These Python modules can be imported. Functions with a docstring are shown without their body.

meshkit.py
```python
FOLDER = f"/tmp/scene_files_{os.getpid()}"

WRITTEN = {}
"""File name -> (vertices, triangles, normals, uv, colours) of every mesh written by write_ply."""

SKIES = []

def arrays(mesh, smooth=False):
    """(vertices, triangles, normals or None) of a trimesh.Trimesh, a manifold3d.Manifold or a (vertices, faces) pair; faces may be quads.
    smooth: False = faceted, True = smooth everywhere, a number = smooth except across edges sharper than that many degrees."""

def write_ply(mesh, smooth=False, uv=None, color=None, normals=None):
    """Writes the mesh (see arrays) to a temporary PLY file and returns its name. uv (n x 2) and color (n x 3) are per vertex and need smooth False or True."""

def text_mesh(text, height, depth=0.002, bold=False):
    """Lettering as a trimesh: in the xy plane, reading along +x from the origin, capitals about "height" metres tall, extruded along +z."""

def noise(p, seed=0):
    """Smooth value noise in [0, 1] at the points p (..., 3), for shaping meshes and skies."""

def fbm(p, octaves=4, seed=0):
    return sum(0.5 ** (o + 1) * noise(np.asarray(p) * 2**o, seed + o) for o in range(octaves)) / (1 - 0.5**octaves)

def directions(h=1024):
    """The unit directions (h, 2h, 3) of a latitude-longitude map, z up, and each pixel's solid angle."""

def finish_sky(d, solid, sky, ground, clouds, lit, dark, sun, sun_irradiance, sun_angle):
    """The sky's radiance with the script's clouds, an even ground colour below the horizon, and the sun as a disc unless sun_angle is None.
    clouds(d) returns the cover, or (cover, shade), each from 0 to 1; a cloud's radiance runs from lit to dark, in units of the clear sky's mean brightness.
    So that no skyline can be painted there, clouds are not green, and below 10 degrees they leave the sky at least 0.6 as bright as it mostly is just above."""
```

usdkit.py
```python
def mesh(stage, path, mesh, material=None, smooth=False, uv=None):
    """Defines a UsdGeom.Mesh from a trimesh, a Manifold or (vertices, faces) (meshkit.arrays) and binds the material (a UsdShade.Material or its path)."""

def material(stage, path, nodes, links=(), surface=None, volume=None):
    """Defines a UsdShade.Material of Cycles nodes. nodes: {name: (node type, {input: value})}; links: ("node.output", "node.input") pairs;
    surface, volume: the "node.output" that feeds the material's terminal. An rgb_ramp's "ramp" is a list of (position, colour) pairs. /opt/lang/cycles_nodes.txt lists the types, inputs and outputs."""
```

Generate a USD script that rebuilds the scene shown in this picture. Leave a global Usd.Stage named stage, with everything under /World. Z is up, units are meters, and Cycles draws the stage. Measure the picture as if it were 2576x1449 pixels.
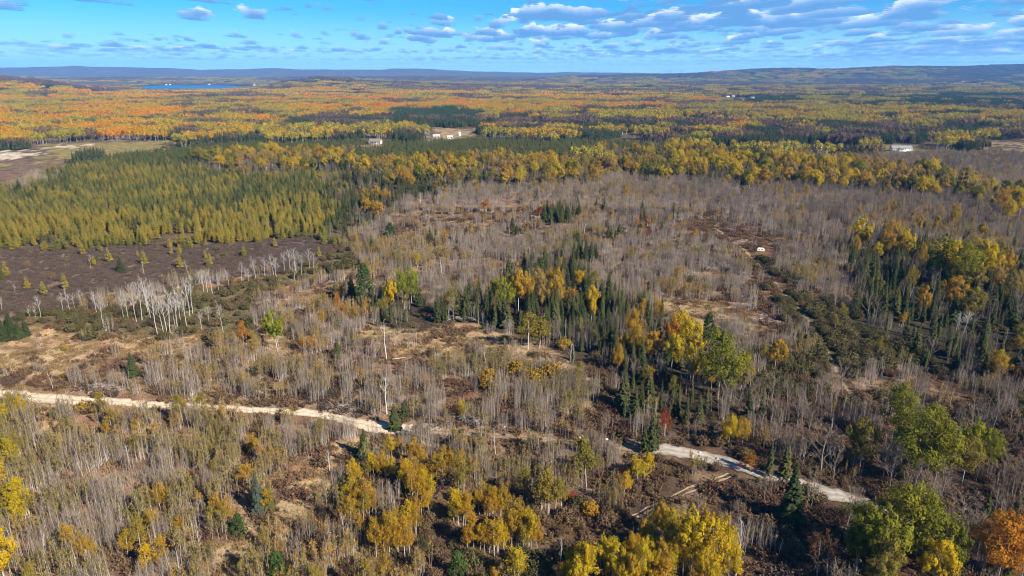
import math
import numpy as np
import trimesh
import meshkit
import usdkit
from pxr import Usd, UsdGeom, UsdLux, UsdShade, Sdf, Gf, Vt

stage = Usd.Stage.CreateInMemory()
UsdGeom.SetStageUpAxis(stage, "Z")
UsdGeom.SetStageMetersPerUnit(stage, 1.0)
stage.SetDefaultPrim(UsdGeom.Xform.Define(stage, "/World").GetPrim())
UsdGeom.Scope.Define(stage, "/World/Looks")

# ------------------------------------------------------------------ camera, sky, sun
H = 85.0                       # flying height over the ground
FPX = 1717.0                   # focal length in the units of a 2576 x 1449 picture
PITCH = math.atan((724.5 - 187.0) / FPX)
cam = UsdGeom.Camera.Define(stage, "/World/camera")
cam.CreateHorizontalApertureAttr(36.0)
cam.CreateFocalLengthAttr(36.0 * FPX / 2576.0)
cam.CreateClippingRangeAttr((1.0, 100000.0))
cam.AddTranslateOp().Set(Gf.Vec3d(0, 0, H))
cam.AddRotateXOp().Set(90.0 - math.degrees(PITCH))
cam.CreateExposureAttr(1.25)

SUN_AZ = math.radians(130.0)   # clockwise from +y: behind the camera, to its right
SUN_EL = math.radians(34.0)
SUN = (math.sin(SUN_AZ) * math.cos(SUN_EL), math.cos(SUN_AZ) * math.cos(SUN_EL), math.sin(SUN_EL))
sun = UsdLux.DistantLight.Define(stage, "/World/sun")
sun.CreateIntensityAttr(1.25)
sun.CreateAngleAttr(0.53)
sun.CreateColorAttr(Gf.Vec3f(1.0, 0.91, 0.76))
sun.CreateNormalizeAttr(True)
sun.AddRotateZOp().Set(-math.degrees(SUN_AZ))
sun.AddRotateXOp().Set(-(90.0 - math.degrees(SUN_EL)))

SKY_STRENGTH = 0.055
CLOUD_SCALE = 1.0


def sky_material():
    n = {
        "tc": ("texture_coordinate", {}),
        "sep": ("separate_xyz", {}),
        "sky": ("sky_texture", {"sky_type": "single_scattering", "sun_disc": False, "sun_elevation": SUN_EL, "sun_rotation": SUN_AZ,
                                "altitude": 100.0, "air_density": 1.0, "aerosol_density": 0.3, "ozone_density": 2.0}),
        "deep": ("mix_color", {"blend_type": "multiply", "fac": 1.0, "b": (0.16, 0.66, 1.22), "use_clamp": False}),
        "zup": ("math", {"math_type": "maximum", "value2": 0.006}),
        "inv": ("math", {"math_type": "divide", "value1": 1.0}),
        "flat": ("vector_math", {"vector_math_type": "scale"}),
        "bg": ("background_shader", {"strength": SKY_STRENGTH}),
        "low": ("map_range", {"range_type": "smoothstep", "from_min": 0.0, "from_max": 0.09, "to_min": 1.0, "to_max": 0.0, "clamp": True}),
        "pale": ("mix_color", {"blend_type": "mix", "b": (6.0, 8.9, 9.9), "use_clamp": False}),
        "lowf": ("math", {"math_type": "multiply", "value2": 0.66}),
        "fade": ("map_range", {"range_type": "smoothstep", "from_min": 0.007, "from_max": 0.045, "to_min": 0.12, "to_max": 1.0, "clamp": True}),
    }
    n["flat"] = ("vector_math", {"math_type": "scale"})
    links = [("tc.generated", "sep.vector"), ("tc.generated", "sky.vector"), ("sep.z", "zup.value1"), ("zup.value", "inv.value2"),
             ("tc.generated", "flat.vector1"), ("inv.value", "flat.scale"), ("sky.color", "deep.a"),
             ("sep.z", "low.value"), ("low.result", "lowf.value1"), ("deep.result", "pale.a"), ("lowf.value", "pale.fac"), ("sep.z", "fade.value")]
    last = "pale.result"
    # slices through a layer of fair-weather cumulus: flat grey-blue bases, narrower and brighter towards the tops
    n["coverm"] = ("mapping", {"mapping_type": "point", "scale": (1.5, 1.5, 0.0), "location": (-2.0, 11.0, 0.0)})
    n["cover"] = ("noise_texture", {"scale": 0.045, "detail": 1.0})
    links += [("flat.vector", "coverm.vector"), ("coverm.vector", "cover.vector")]
    n["coverb"] = ("map_range", {"from_min": 0.35, "from_max": 0.65, "to_min": -0.075, "to_max": 0.07, "clamp": True})
    links += [("cover.fac", "coverb.value")]
    # more cover towards the east (the right of the picture)
    n["east"] = ("map_range", {"from_min": -0.55, "from_max": 0.35, "to_min": -0.06, "to_max": 0.028, "clamp": True})
    links += [("sep.x", "east.value")]
    n["bias"] = ("math", {"math_type": "add"})
    links += [("coverb.result", "bias.value1"), ("east.result", "bias.value2")]
    q = np.linspace(0, 1, 12)
    hs = 1.5 + 0.40 * q
    th = 0.548 + 0.012 * q + 0.115 * q ** 1.7
    co = [tuple(np.interp(u, [0, 0.25, 0.5, 0.75, 1.0], c) for c in ([1.2, 2.0, 4.0, 7.0, 9.2], [3.0, 3.8, 5.4, 7.8, 9.4], [6.0, 6.7, 7.8, 9.0, 9.9])) for u in q]
    for k in range(len(hs) - 1, -1, -1):
        s = float(hs[k])
        n[f"map{k}"] = ("mapping", {"mapping_type": "point", "scale": (s, s * 0.42, 0.0), "location": (7.3, 3.1, 0.05 * k)})
        n[f"noi{k}"] = ("noise_texture", {"scale": 0.82, "detail": 3.2, "roughness": 0.52, "lacunarity": 2.1})
        n[f"sum{k}"] = ("math", {"math_type": "add"})
        n[f"msk{k}"] = ("map_range", {"range_type": "smoothstep", "from_min": float(th[k]), "from_max": float(th[k]) + 0.045, "to_min": 0.0, "to_max": 0.92, "clamp": True})
        n[f"fac{k}"] = ("math", {"math_type": "multiply"})
        n[f"mix{k}"] = ("mix_color", {"blend_type": "mix", "b": co[k], "use_clamp": False})
        links += [("flat.vector", f"map{k}.vector"), (f"map{k}.vector", f"noi{k}.vector"), (f"noi{k}.fac", f"sum{k}.value1"), ("bias.value", f"sum{k}.value2"),
                  (f"sum{k}.value", f"msk{k}.value"), (f"msk{k}.result", f"fac{k}.value1"), ("fade.result", f"fac{k}.value2"),
                  (last, f"mix{k}.a"), (f"fac{k}.value", f"mix{k}.fac")]
        last = f"mix{k}.result"
    links.append((last, "bg.color"))
    return usdkit.material(stage, "/World/Looks/sky_light", n, links, surface="bg.background")


dome = UsdLux.DomeLight.Define(stage, "/World/sky")
dome.CreateIntensityAttr(1.0)
UsdShade.MaterialBindingAPI.Apply(dome.GetPrim()).Bind(sky_material())
dome.GetPrim().SetCustomDataByKey("kind", "structure")

# ------------------------------------------------------------------ helpers
CP, SP = math.cos(PITCH), math.sin(PITCH)


def at(px, py, z=0.0):
    """The point of the level z that the photograph shows at pixel (px, py) of its 2576 x 1449 version."""
    px, py = np.asarray(px, float), np.asarray(py, float)
    a, b = (px - 1288.0) / FPX, -(py - 724.5) / FPX
    dy, dz = CP + b * SP, -SP + b * CP
    t = (z - H) / np.minimum(dz, -1e-5)
    return a * t, dy * t


def pix(x, y, z=0.0):
    zc = y * CP + (H - z) * SP
    up = (z - H) * CP + y * SP
    zc = np.where(np.abs(zc) < 1, 1.0, zc)
    return 1288.0 + FPX * x / zc, 724.5 - FPX * up / zc, zc


def hpx(px, py, h):
    """Metres of an upright thing that stands at (px, py) and is h pixels tall."""
    x, y = at(px, py)
    lo, hi = 0.0, 60.0
    for _ in range(40):
        m = (lo + hi) / 2
        if py - float(pix(x, y, m)[1]) < h:
            lo = m
        else:
            hi = m
    return lo


def fbm2(x, y, s, seed=0, o=3):
    return meshkit.fbm(np.stack([np.asarray(x) / s, np.asarray(y) / s, np.zeros_like(np.asarray(x, float))], -1), o, seed)


def smooth(a, b, x):
    t = np.clip((np.asarray(x, float) - a) / (b - a), 0, 1)
    return t * t * (3 - 2 * t)


LAKE = [at(px, py, -2.0) for px, py in [(352, 217), (420, 214.5), (520, 214.5), (640, 217), (645, 221), (560, 230.5), (450, 232), (362, 227)]]
LAKE = np.array(LAKE)


def inside(poly, x, y):
    poly = np.asarray(poly, float)
    r = np.zeros(np.shape(x), bool)
    x1, y1 = poly[-1]
    for x2, y2 in poly:
        if y1 != y2:
            r ^= ((y1 > y) != (y2 > y)) & (x < (x2 - x1) * (y - y1) / (y2 - y1) + x1)
        x1, y1 = x2, y2
    return r


LC = LAKE.mean(0)


def terrain(x, y):
    x, y = np.asarray(x, float), np.asarray(y, float)
    d = np.hypot(x, y)
    z = (fbm2(x, y, 55, 1) - 0.5) * 1.4 * smooth(90, 320, d)
    z = z + (fbm2(x, y, 330, 2) - 0.5) * 12 * smooth(500, 1600, d)
    z = z + (fbm2(x, y, 1300, 3, 4) - 0.5) * 34 * smooth(1700, 4500, d)
    u = 1288 + FPX * x / np.maximum(y * CP + 25, 5)
    r = (fbm2(x, y, 900, 5, 4) - 0.5)
    z = z + np.interp(u, [-400, 0, 120, 200, 300], [70, 70, 52, 24, 0]) * np.exp(-((y - 3300) / 620) ** 2) * (1 + r)
    z = z + np.interp(u, [600, 700, 800, 860, 960, 1400], [0, 26, 44, 40, 22, 0]) * np.exp(-((y - 4300) / 550) ** 2) * (1 + r)
    z = z + (46 + 50 * r) * smooth(6000, 9000, y)
    z = z + 0.84 * np.interp(u, [1300, 1500, 1700, 1850, 2000, 2200, 2500, 2900], [0, 30, 58, 88, 118, 152, 170, 170]) * np.exp(-((y - 7600) / 1500) ** 2) * (1 + 0.25 * r)
    far = np.interp(u, [-400, 0, 300, 600, 900, 1100, 1300, 1500, 1700, 1900, 2100], [178, 170, 150, 140, 128, 112, 92, 70, 50, 42, 30])
    z = z + far * np.exp(-((y - 13500) / 1100) ** 2) * (1 + 0.5 * (fbm2(x, y, 1700, 7, 4) - 0.5) + 0.25 * (fbm2(x, y, 500, 8, 3) - 0.5))
    k = smooth(250, 350, u) * (1 - smooth(655, 740, u)) * smooth(2200, 2700, y) * (1 - smooth(5000, 6000, y))
    return z * (1 - k) - 4.0 * k * inside(LAKE, x, y)


USED = {}


def numbered(name):
    k = USED.get(name, -1) + 1
    USED[name] = k
    return name if k == 0 else f"{name}_{k:03d}"


def tag(p, label=None, cat=None, group=None, kind=None):
    p = p.GetPrim() if hasattr(p, "GetPrim") else p
    for k, v in (("label", label), ("category", cat), ("group", group), ("kind", kind)):
        if v:
            p.SetCustomDataByKey(k, v)
    return p


class MB:
    """Collects pieces of one mesh."""

    def __init__(self):
        self.v, self.f, self.t, self.n = [], [], [], 0

    def add(self, v, f, tint=0.0):
        v, f = np.asarray(v, float), np.asarray(f, int)
        self.v.append(v)
        self.f.append(f + self.n)
        self.t.append(np.broadcast_to(np.asarray(tint, float), (len(v),)))
        self.n += len(v)
        return self

    def tube(self, pts, rad, sides=4, tint=0.0):
        p = np.asarray(pts, float)
        t = np.gradient(p, axis=0)
        t /= np.linalg.norm(t, axis=1, keepdims=True) + 1e-9
        a = np.cross(t, np.where(np.abs(t[:, 2:]) < 0.9, [0, 0, 1.0], [1.0, 0, 0]))
        a /= np.linalg.norm(a, axis=1, keepdims=True) + 1e-9
        b, g = np.cross(t, a), np.arange(sides) * 2 * np.pi / sides
        r = np.broadcast_to(rad, (len(p),))[:, None, None]
        v = p[:, None] + r * (np.cos(g)[None, :, None] * a[:, None] + np.sin(g)[None, :, None] * b[:, None])
        i, j = np.meshgrid(np.arange(len(p) - 1), np.arange(sides), indexing="ij")
        q = np.stack([i * sides + j, i * sides + (j + 1) % sides, (i + 1) * sides + (j + 1) % sides, (i + 1) * sides + j], -1).reshape(-1, 4)
        return self.add(v.reshape(-1, 3), np.vstack([q[:, [0, 1, 2]], q[:, [0, 2, 3]]]), tint)

    def cards(self, P, N, S, rng, tint=0.0, ratio=0.75):
        P, N = np.asarray(P, float), np.asarray(N, float)
        n = len(P)
        N = N / (np.linalg.norm(N, axis=1, keepdims=True) + 1e-9)
        R = rng.normal(size=(n, 3))
        T = np.cross(N, R)
        T /= np.linalg.norm(T, axis=1, keepdims=True) + 1e-9
        B = np.cross(N, T)
        S = np.broadcast_to(S, (n,))[:, None]
        v = np.stack([P + T * S, P + B * S * ratio + N * S * 0.2, P - T * S, P - B * S * ratio + N * S * 0.2], 1).reshape(-1, 3)
        k = np.arange(n)[:, None] * 4
        return self.add(v, np.vstack([k + [0, 1, 2], k + [0, 2, 3]]), np.repeat(np.broadcast_to(tint, (n,)), 4))

    def twigs(self, A, B, w, rng, tint=0.0):
        """Twigs as slender blades from A to B."""
        A, B = np.asarray(A, float), np.asarray(B, float)
        n = len(A)
        s = np.cross(B - A, rng.normal(size=(n, 3)))
        s /= np.linalg.norm(s, axis=1, keepdims=True) + 1e-9
        w = np.broadcast_to(w, (n,))[:, None]
        v = np.stack([A - s * w, A + s * w, B], 1).reshape(-1, 3)
        return self.add(v, np.arange(n)[:, None] * 3 + [0, 1, 2], tint)

    def box(self, x0, y0, z0, x1, y1, z1):
        m = trimesh.creation.box((x1 - x0, y1 - y0, z1 - z0))
        m.apply_translation(((x0 + x1) / 2, (y0 + y1) / 2, (z0 + z1) / 2))
        return self.add(m.vertices, m.faces)

    def get(self):
        return np.vstack(self.v), np.vstack(self.f), np.concatenate(self.t)


def mesh_at(path, mb, mat, tint=False, smooth_=False):
    v, f, t = mb.get() if isinstance(mb, MB) else (mb[0], mb[1], None)
    m = usdkit.mesh(stage, path, (v, f), mat, smooth=smooth_)
    if tint:
        UsdGeom.PrimvarsAPI(m).CreatePrimvar("tint", Sdf.ValueTypeNames.FloatArray, "vertex").Set(Vt.FloatArray.FromNumpy(t.astype(np.float32)))
    return m


# ------------------------------------------------------------------ materials
def foliage(name, stops, trans=0.3, attr=False, vary=0.35, wide=0.0, rough=None):
    """Leaves or needles: each plant takes its tone along the ramp, each leaf varies a little."""
    n = {
        "oi": ("object_info", {}), "geo": ("geometry", {}), "ramp": ("rgb_ramp", {"ramp": stops}),
        "v": ("map_range", {"from_min": 0, "from_max": 1, "to_min": 1 - vary, "to_max": 1 + vary}),
        "hsv": ("hsv", {}), "d": ("diffuse_bsdf", {}), "t": ("translucent_bsdf", {}), "m": ("mix_closure", {"fac": trans}),
        "noi": ("noise_texture", {"scale": 0.9, "detail": 2.0}), "mx": ("mix_float", {"fac": 0.35, "use_clamp": True}),
    }
    l = [("noi.fac", "mx.b"), ("mx.result", "ramp.fac"), ("geo.position", "noi.vector"), ("geo.random_per_island", "v.value"), ("v.result", "hsv.value"),
         ("ramp.color", "hsv.color"), ("hsv.color", "d.color"), ("hsv.color", "t.color"), ("d.BSDF", "m.closure1"), ("t.BSDF", "m.closure2")]
    if attr:
        n["at"] = ("attribute", {"attribute": "tint"})
        n["sh"] = ("math", {"math_type": "add"})
        n["fr"] = ("math", {"math_type": "fraction"})
        l += [("at.fac", "sh.value1"), ("oi.random", "sh.value2"), ("sh.value", "fr.value1"), ("fr.value", "mx.a")]
        n["mx"] = ("mix_float", {"fac": 0.15, "use_clamp": True})
    else:
        l.append(("oi.random", "mx.a"))
    return usdkit.material(stage, f"/World/Looks/{name}", n, l, surface="m.closure")


def plain(name, color, color2=None, scale=3.0, rough=0.8, spec=0.2, bump=0.0, stretch=(1, 1, 1), metallic=0.0):
    n = {"geo": ("texture_coordinate", {}), "map": ("mapping", {"scale": stretch}), "noi": ("noise_texture", {"scale": scale, "detail": 4.0, "roughness": 0.6}),
         "ramp": ("rgb_ramp", {"ramp": [(0.3, color), (0.7, color2 or tuple(c * 0.8 for c in color))]}),
         "p": ("principled_bsdf", {"roughness": rough, "specular_ior_level": spec, "metallic": metallic})}
    l = [("geo.object", "map.vector"), ("map.vector", "noi.vector"), ("noi.fac", "ramp.fac"), ("ramp.color", "p.base_color")]
    if bump:
        n["b"] = ("bump", {"strength": bump, "distance": 0.05})
        l += [("noi.fac", "b.height"), ("b.normal", "p.normal")]
    return usdkit.material(stage, f"/World/Looks/{name}", n, l, surface="p.BSDF")


M = {}
M["spruce"] = foliage("spruce_needles", [(0.0, (0.052, 0.066, 0.026)), (0.5, (0.086, 0.098, 0.036)), (1.0, (0.14, 0.138, 0.052))], 0.18)
M["sprucegreen"] = foliage("plantation_needles", [(0.0, (0.080, 0.105, 0.036)), (0.5, (0.130, 0.148, 0.042)), (1.0, (0.200, 0.190, 0.050))], 0.2)
M["bluespruce"] = foliage("blue_spruce_needles", [(0.0, (0.052, 0.074, 0.056)), (1.0, (0.09, 0.112, 0.078))], 0.12)
M["openspruce"] = foliage("open_grown_spruce_needles", [(0.0, (0.052, 0.070, 0.028)), (1.0, (0.090, 0.108, 0.040))], 0.15)
M["pine"] = foliage("pine_needles", [(0.0, (0.05, 0.095, 0.024)), (1.0, (0.09, 0.14, 0.036))], 0.15)
M["cedar"] = foliage("cedar_needles", [(0.0, (0.10, 0.11, 0.03)), (1.0, (0.15, 0.14, 0.04))], 0.15)
M["larch"] = foliage("larch_needles", [(0.0, (0.28, 0.255, 0.048)), (0.45, (0.39, 0.315, 0.052)), (1.0, (0.49, 0.335, 0.058))], 0.25)
M["larchgreen"] = foliage("green_larch_needles", [(0.0, (0.16, 0.17, 0.046)), (0.6, (0.26, 0.24, 0.05)), (1.0, (0.36, 0.29, 0.054))], 0.25)
M["green"] = foliage("green_poplar_leaves", [(0.0, (0.16, 0.18, 0.024)), (0.5, (0.265, 0.26, 0.03)), (1.0, (0.4, 0.33, 0.036))], 0.4)
M["lime"] = foliage("lime_poplar_leaves", [(0.0, (0.28, 0.33, 0.02)), (1.0, (0.38, 0.35, 0.024))], 0.4)
M["yellow"] = foliage("yellow_leaves", [(0.0, (0.52, 0.41, 0.028)), (0.5, (0.68, 0.48, 0.028)), (1.0, (0.76, 0.47, 0.028))], 0.4)
M["gold"] = foliage("golden_leaves", [(0.0, (0.44, 0.29, 0.04)), (0.5, (0.56, 0.345, 0.04)), (1.0, (0.62, 0.33, 0.04))], 0.4)
M["palegold"] = foliage("pale_golden_leaves", [(0.0, (0.46, 0.33, 0.095)), (1.0, (0.56, 0.35, 0.095))], 0.4)
M["olive"] = foliage("olive_leaves", [(0.0, (0.25, 0.215, 0.04)), (0.5, (0.36, 0.285, 0.052)), (1.0, (0.46, 0.32, 0.06))], 0.4)
M["orange"] = foliage("orange_leaves", [(0.0, (0.56, 0.22, 0.026)), (1.0, (0.62, 0.27, 0.036))], 0.4)
M["red"] = foliage("red_leaves", [(0.0, (0.300, 0.060, 0.030)), (1.0, (0.420, 0.110, 0.050))], 0.3)
M["rust"] = foliage("rusty_leaves", [(0.0, (0.120, 0.055, 0.030)), (1.0, (0.190, 0.085, 0.040))], 0.2)
M["willow"] = foliage("willow_leaves", [(0.0, (0.1, 0.09, 0.038)), (0.5, (0.15, 0.132, 0.054)), (1.0, (0.21, 0.17, 0.07))], 0.2)
M["brown"] = foliage("brown_leaves", [(0.0, (0.15, 0.098, 0.058)), (0.5, (0.22, 0.145, 0.08)), (1.0, (0.3, 0.195, 0.1))], 0.2)
M["redbrown"] = foliage("red_brown_twigs", [(0.0, (0.14, 0.078, 0.054)), (0.5, (0.205, 0.118, 0.074)), (1.0, (0.27, 0.165, 0.096))], 0.1)
M["purple"] = foliage("purple_brown_twigs", [(0.0, (0.105, 0.074, 0.062)), (0.5, (0.135, 0.096, 0.078)), (1.0, (0.18, 0.128, 0.095))], 0.1)
M["straw"] = foliage("straw_grass", [(0.0, (0.230, 0.145, 0.070)), (0.5, (0.340, 0.225, 0.110)), (1.0, (0.420, 0.300, 0.160))], 0.2)
M["twig"] = foliage("grey_twigs", [(0.0, (0.21, 0.155, 0.115)), (0.5, (0.285, 0.215, 0.16)), (1.0, (0.37, 0.29, 0.205))], 0.0)
M["greytwig"] = foliage("dark_grey_twigs", [(0.0, (0.15, 0.118, 0.092)), (1.0, (0.24, 0.19, 0.145))], 0.0)
M["palebark"] = plain("pale_bark", (0.44, 0.41, 0.385), (0.30, 0.275, 0.255), 2.0, 0.85, 0.1, stretch=(3, 3, 1))
M["whitebark"] = plain("white_bark", (0.54, 0.52, 0.495), (0.38, 0.36, 0.34), 2.0, 0.85, 0.1, stretch=(3, 3, 1))
M["greybark"] = plain("grey_bark", (0.26, 0.215, 0.18), (0.17, 0.14, 0.118), 2.0, 0.9, 0.1, stretch=(3, 3, 1))
M["darkbark"] = plain("brown_bark", (0.12, 0.095, 0.08), (0.08, 0.065, 0.055), 2.0, 0.9, 0.1, stretch=(3, 3, 1))
FAR = {
    "gold": [(0.0, (0.420, 0.270, 0.028)), (0.4, (0.560, 0.320, 0.028)), (0.7, (0.420, 0.300, 0.032)), (1.0, (0.640, 0.330, 0.028))],
    "orange": [(0.0, (0.600, 0.260, 0.024)), (0.5, (0.650, 0.210, 0.024)), (0.8, (0.580, 0.290, 0.026)), (1.0, (0.540, 0.150, 0.026))],
    "olive": [(0.0, (0.300, 0.255, 0.042)), (0.4, (0.440, 0.340, 0.045)), (0.7, (0.220, 0.210, 0.045)), (1.0, (0.520, 0.370, 0.048))],
    "brown": [(0.0, (0.160, 0.115, 0.090)), (0.5, (0.220, 0.140, 0.082)), (0.8, (0.200, 0.160, 0.070)), (1.0, (0.280, 0.165, 0.075))],
    "purple": [(0.0, (0.135, 0.098, 0.090)), (0.5, (0.165, 0.112, 0.095)), (1.0, (0.210, 0.135, 0.090))],
    "dark": [(0.0, (0.045, 0.066, 0.034)), (0.6, (0.070, 0.088, 0.042)), (1.0, (0.120, 0.120, 0.048))],
    "plantation": [(0.0, (0.080, 0.105, 0.036)), (0.6, (0.125, 0.140, 0.044)), (1.0, (0.190, 0.180, 0.052))],
    "pine": [(0.0, (0.036, 0.072, 0.044)), (1.0, (0.070, 0.110, 0.058))],
}
for k, s in FAR.items():
    M["far_" + k] = foliage(f"distant_{k}_crowns", s, 0.2, attr=True, vary=0.22)


def ground_material():
    n = {
        "geo": ("geometry", {}), "at": ("attribute", {"attribute": "ground"}),
        "n1": ("noise_texture", {"scale": 0.12, "detail": 6.0, "roughness": 0.65}), "n2": ("noise_texture", {"scale": 1.7, "detail": 4.0, "roughness": 0.7}),
        "n3": ("noise_texture", {"scale": 0.035, "detail": 5.0, "roughness": 0.6}), "n4": ("noise_texture", {"scale": 0.004, "detail": 8.0, "roughness": 0.7}),
        "r1": ("rgb_ramp", {"ramp": [(0.35, (0.55, 0.48, 0.48)), (0.5, (1.0, 1.0, 1.0)), (0.66, (1.45, 1.4, 1.25))]}),
        "r2": ("rgb_ramp", {"ramp": [(0.3, (0.45, 0.42, 0.42)), (0.55, (1.0, 1.0, 1.0)), (0.75, (1.5, 1.5, 1.45))]}),
        "r3": ("rgb_ramp", {"ramp": [(0.36, (1.05, 0.86, 0.80)), (0.5, (1.0, 1.0, 1.0)), (0.62, (0.90, 0.95, 0.90))]}),
        "r4": ("rgb_ramp", {"ramp": [(0.3, (0.75, 0.72, 0.80)), (0.5, (1.0, 1.0, 1.0)), (0.62, (1.25, 1.1, 0.8)), (0.75, (1.5, 1.2, 0.7))]}),
        "m1": ("mix_color", {"blend_type": "multiply", "fac": 1.0, "use_clamp": False}), "m2": ("mix_color", {"blend_type": "multiply", "fac": 1.0, "use_clamp": False}),
        "m3": ("mix_color", {"blend_type": "multiply", "fac": 0.8, "use_clamp": False}), "m4": ("mix_color", {"blend_type": "multiply", "use_clamp": False}),
        "sep": ("separate_xyz", {}), "far": ("map_range", {"from_min": 1500, "from_max": 5000, "to_min": 0, "to_max": 0.8, "clamp": True}),
        "b": ("bump", {"strength": 0.7, "distance": 0.25}), "d": ("diffuse_bsdf", {"roughness": 0.5}),
    }
    l = [("geo.position", f"n{k}.vector") for k in (1, 2, 3, 4)] + [(f"n{k}.fac", f"r{k}.fac") for k in (1, 2, 3, 4)]
    l += [("at.color", "m1.a"), ("r1.color", "m1.b"), ("m1.result", "m2.a"), ("r2.color", "m2.b"), ("m2.result", "m3.a"), ("r3.color", "m3.b"),
          ("m3.result", "m4.a"), ("r4.color", "m4.b"), ("geo.position", "sep.vector"), ("sep.y", "far.value"), ("far.result", "m4.fac"),
          ("m4.result", "d.color"), ("n2.fac", "b.height"), ("b.normal", "d.normal")]
    return usdkit.material(stage, "/World/Looks/ground", n, l, surface="d.BSDF")


M["ground"] = ground_material()


def track_material(name, a, b, c):
    n = {"geo": ("geometry", {}), "n1": ("noise_texture", {"scale": 0.7, "detail": 6.0, "roughness": 0.7}), "n2": ("noise_texture", {"scale": 0.16, "detail": 4.0}),
         "r1": ("rgb_ramp", {"ramp": [(0.32, b), (0.5, a), (0.7, c)]}), "r2": ("rgb_ramp", {"ramp": [(0.35, (0.86, 0.84, 0.82)), (0.65, (1.08, 1.08, 1.08))]}),
         "m": ("mix_color", {"blend_type": "multiply", "fac": 1.0, "use_clamp": False}), "b": ("bump", {"strength": 0.6, "distance": 0.15}), "d": ("diffuse_bsdf", {"roughness": 0.4}),
         "at": ("attribute", {"attribute": "wear"}), "w": ("mix_color", {"blend_type": "multiply", "fac": 1.0, "use_clamp": False})}
    l = [("geo.position", "n1.vector"), ("geo.position", "n2.vector"), ("n1.fac", "r1.fac"), ("n2.fac", "r2.fac"), ("r1.color", "m.a"), ("r2.color", "m.b"),
         ("m.result", "w.a"), ("at.color", "w.b"), ("w.result", "d.color"), ("n1.fac", "b.height"), ("b.normal", "d.normal")]
    return usdkit.material(stage, f"/World/Looks/{name}", n, l, surface="d.BSDF")


M["sand"] = track_material("sand_road", (0.40, 0.33, 0.25), (0.31, 0.245, 0.175), (0.47, 0.40, 0.31))
M["gravel"] = track_material("gravel_road", (0.30, 0.268, 0.23), (0.225, 0.195, 0.16), (0.365, 0.33, 0.29))
M["dirt"] = track_material("dirt_track", (0.195, 0.142, 0.095), (0.125, 0.085, 0.056), (0.27, 0.20, 0.135))
M["rut"] = track_material("wheel_rut", (0.27, 0.205, 0.13), (0.19, 0.14, 0.09), (0.34, 0.265, 0.175))
M["trail"] = track_material("grassy_trail", (0.22, 0.165, 0.10), (0.15, 0.11, 0.07), (0.29, 0.22, 0.135))
M["field"] = track_material("hay_field", (0.36, 0.27, 0.16), (0.28, 0.20, 0.11), (0.42, 0.33, 0.20))
M["water"] = usdkit.material(stage, "/World/Looks/water", {"p": ("principled_bsdf", {"base_color": (0.006, 0.028, 0.07), "roughness": 0.25, "specular_ior_level": 0.4})}, surface="p.BSDF")
M["whitepaint"] = plain("white_siding", (0.80, 0.80, 0.79), (0.74, 0.74, 0.73), 0.5, 0.6)
M["cream"] = plain("cream_siding", (0.52, 0.45, 0.38), (0.46, 0.40, 0.34), 0.5, 0.7)
M["greyroof"] = plain("grey_shingles", (0.21, 0.215, 0.225), (0.16, 0.165, 0.17), 0.6, 0.8)
M["brownroof"] = plain("brown_shingles", (0.20, 0.16, 0.13), (0.15, 0.12, 0.10), 0.6, 0.8)
M["whiteroof"] = plain("white_metal_roof", (0.50, 0.51, 0.53), (0.42, 0.43, 0.46), 0.4, 0.5, 0.4)
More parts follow.
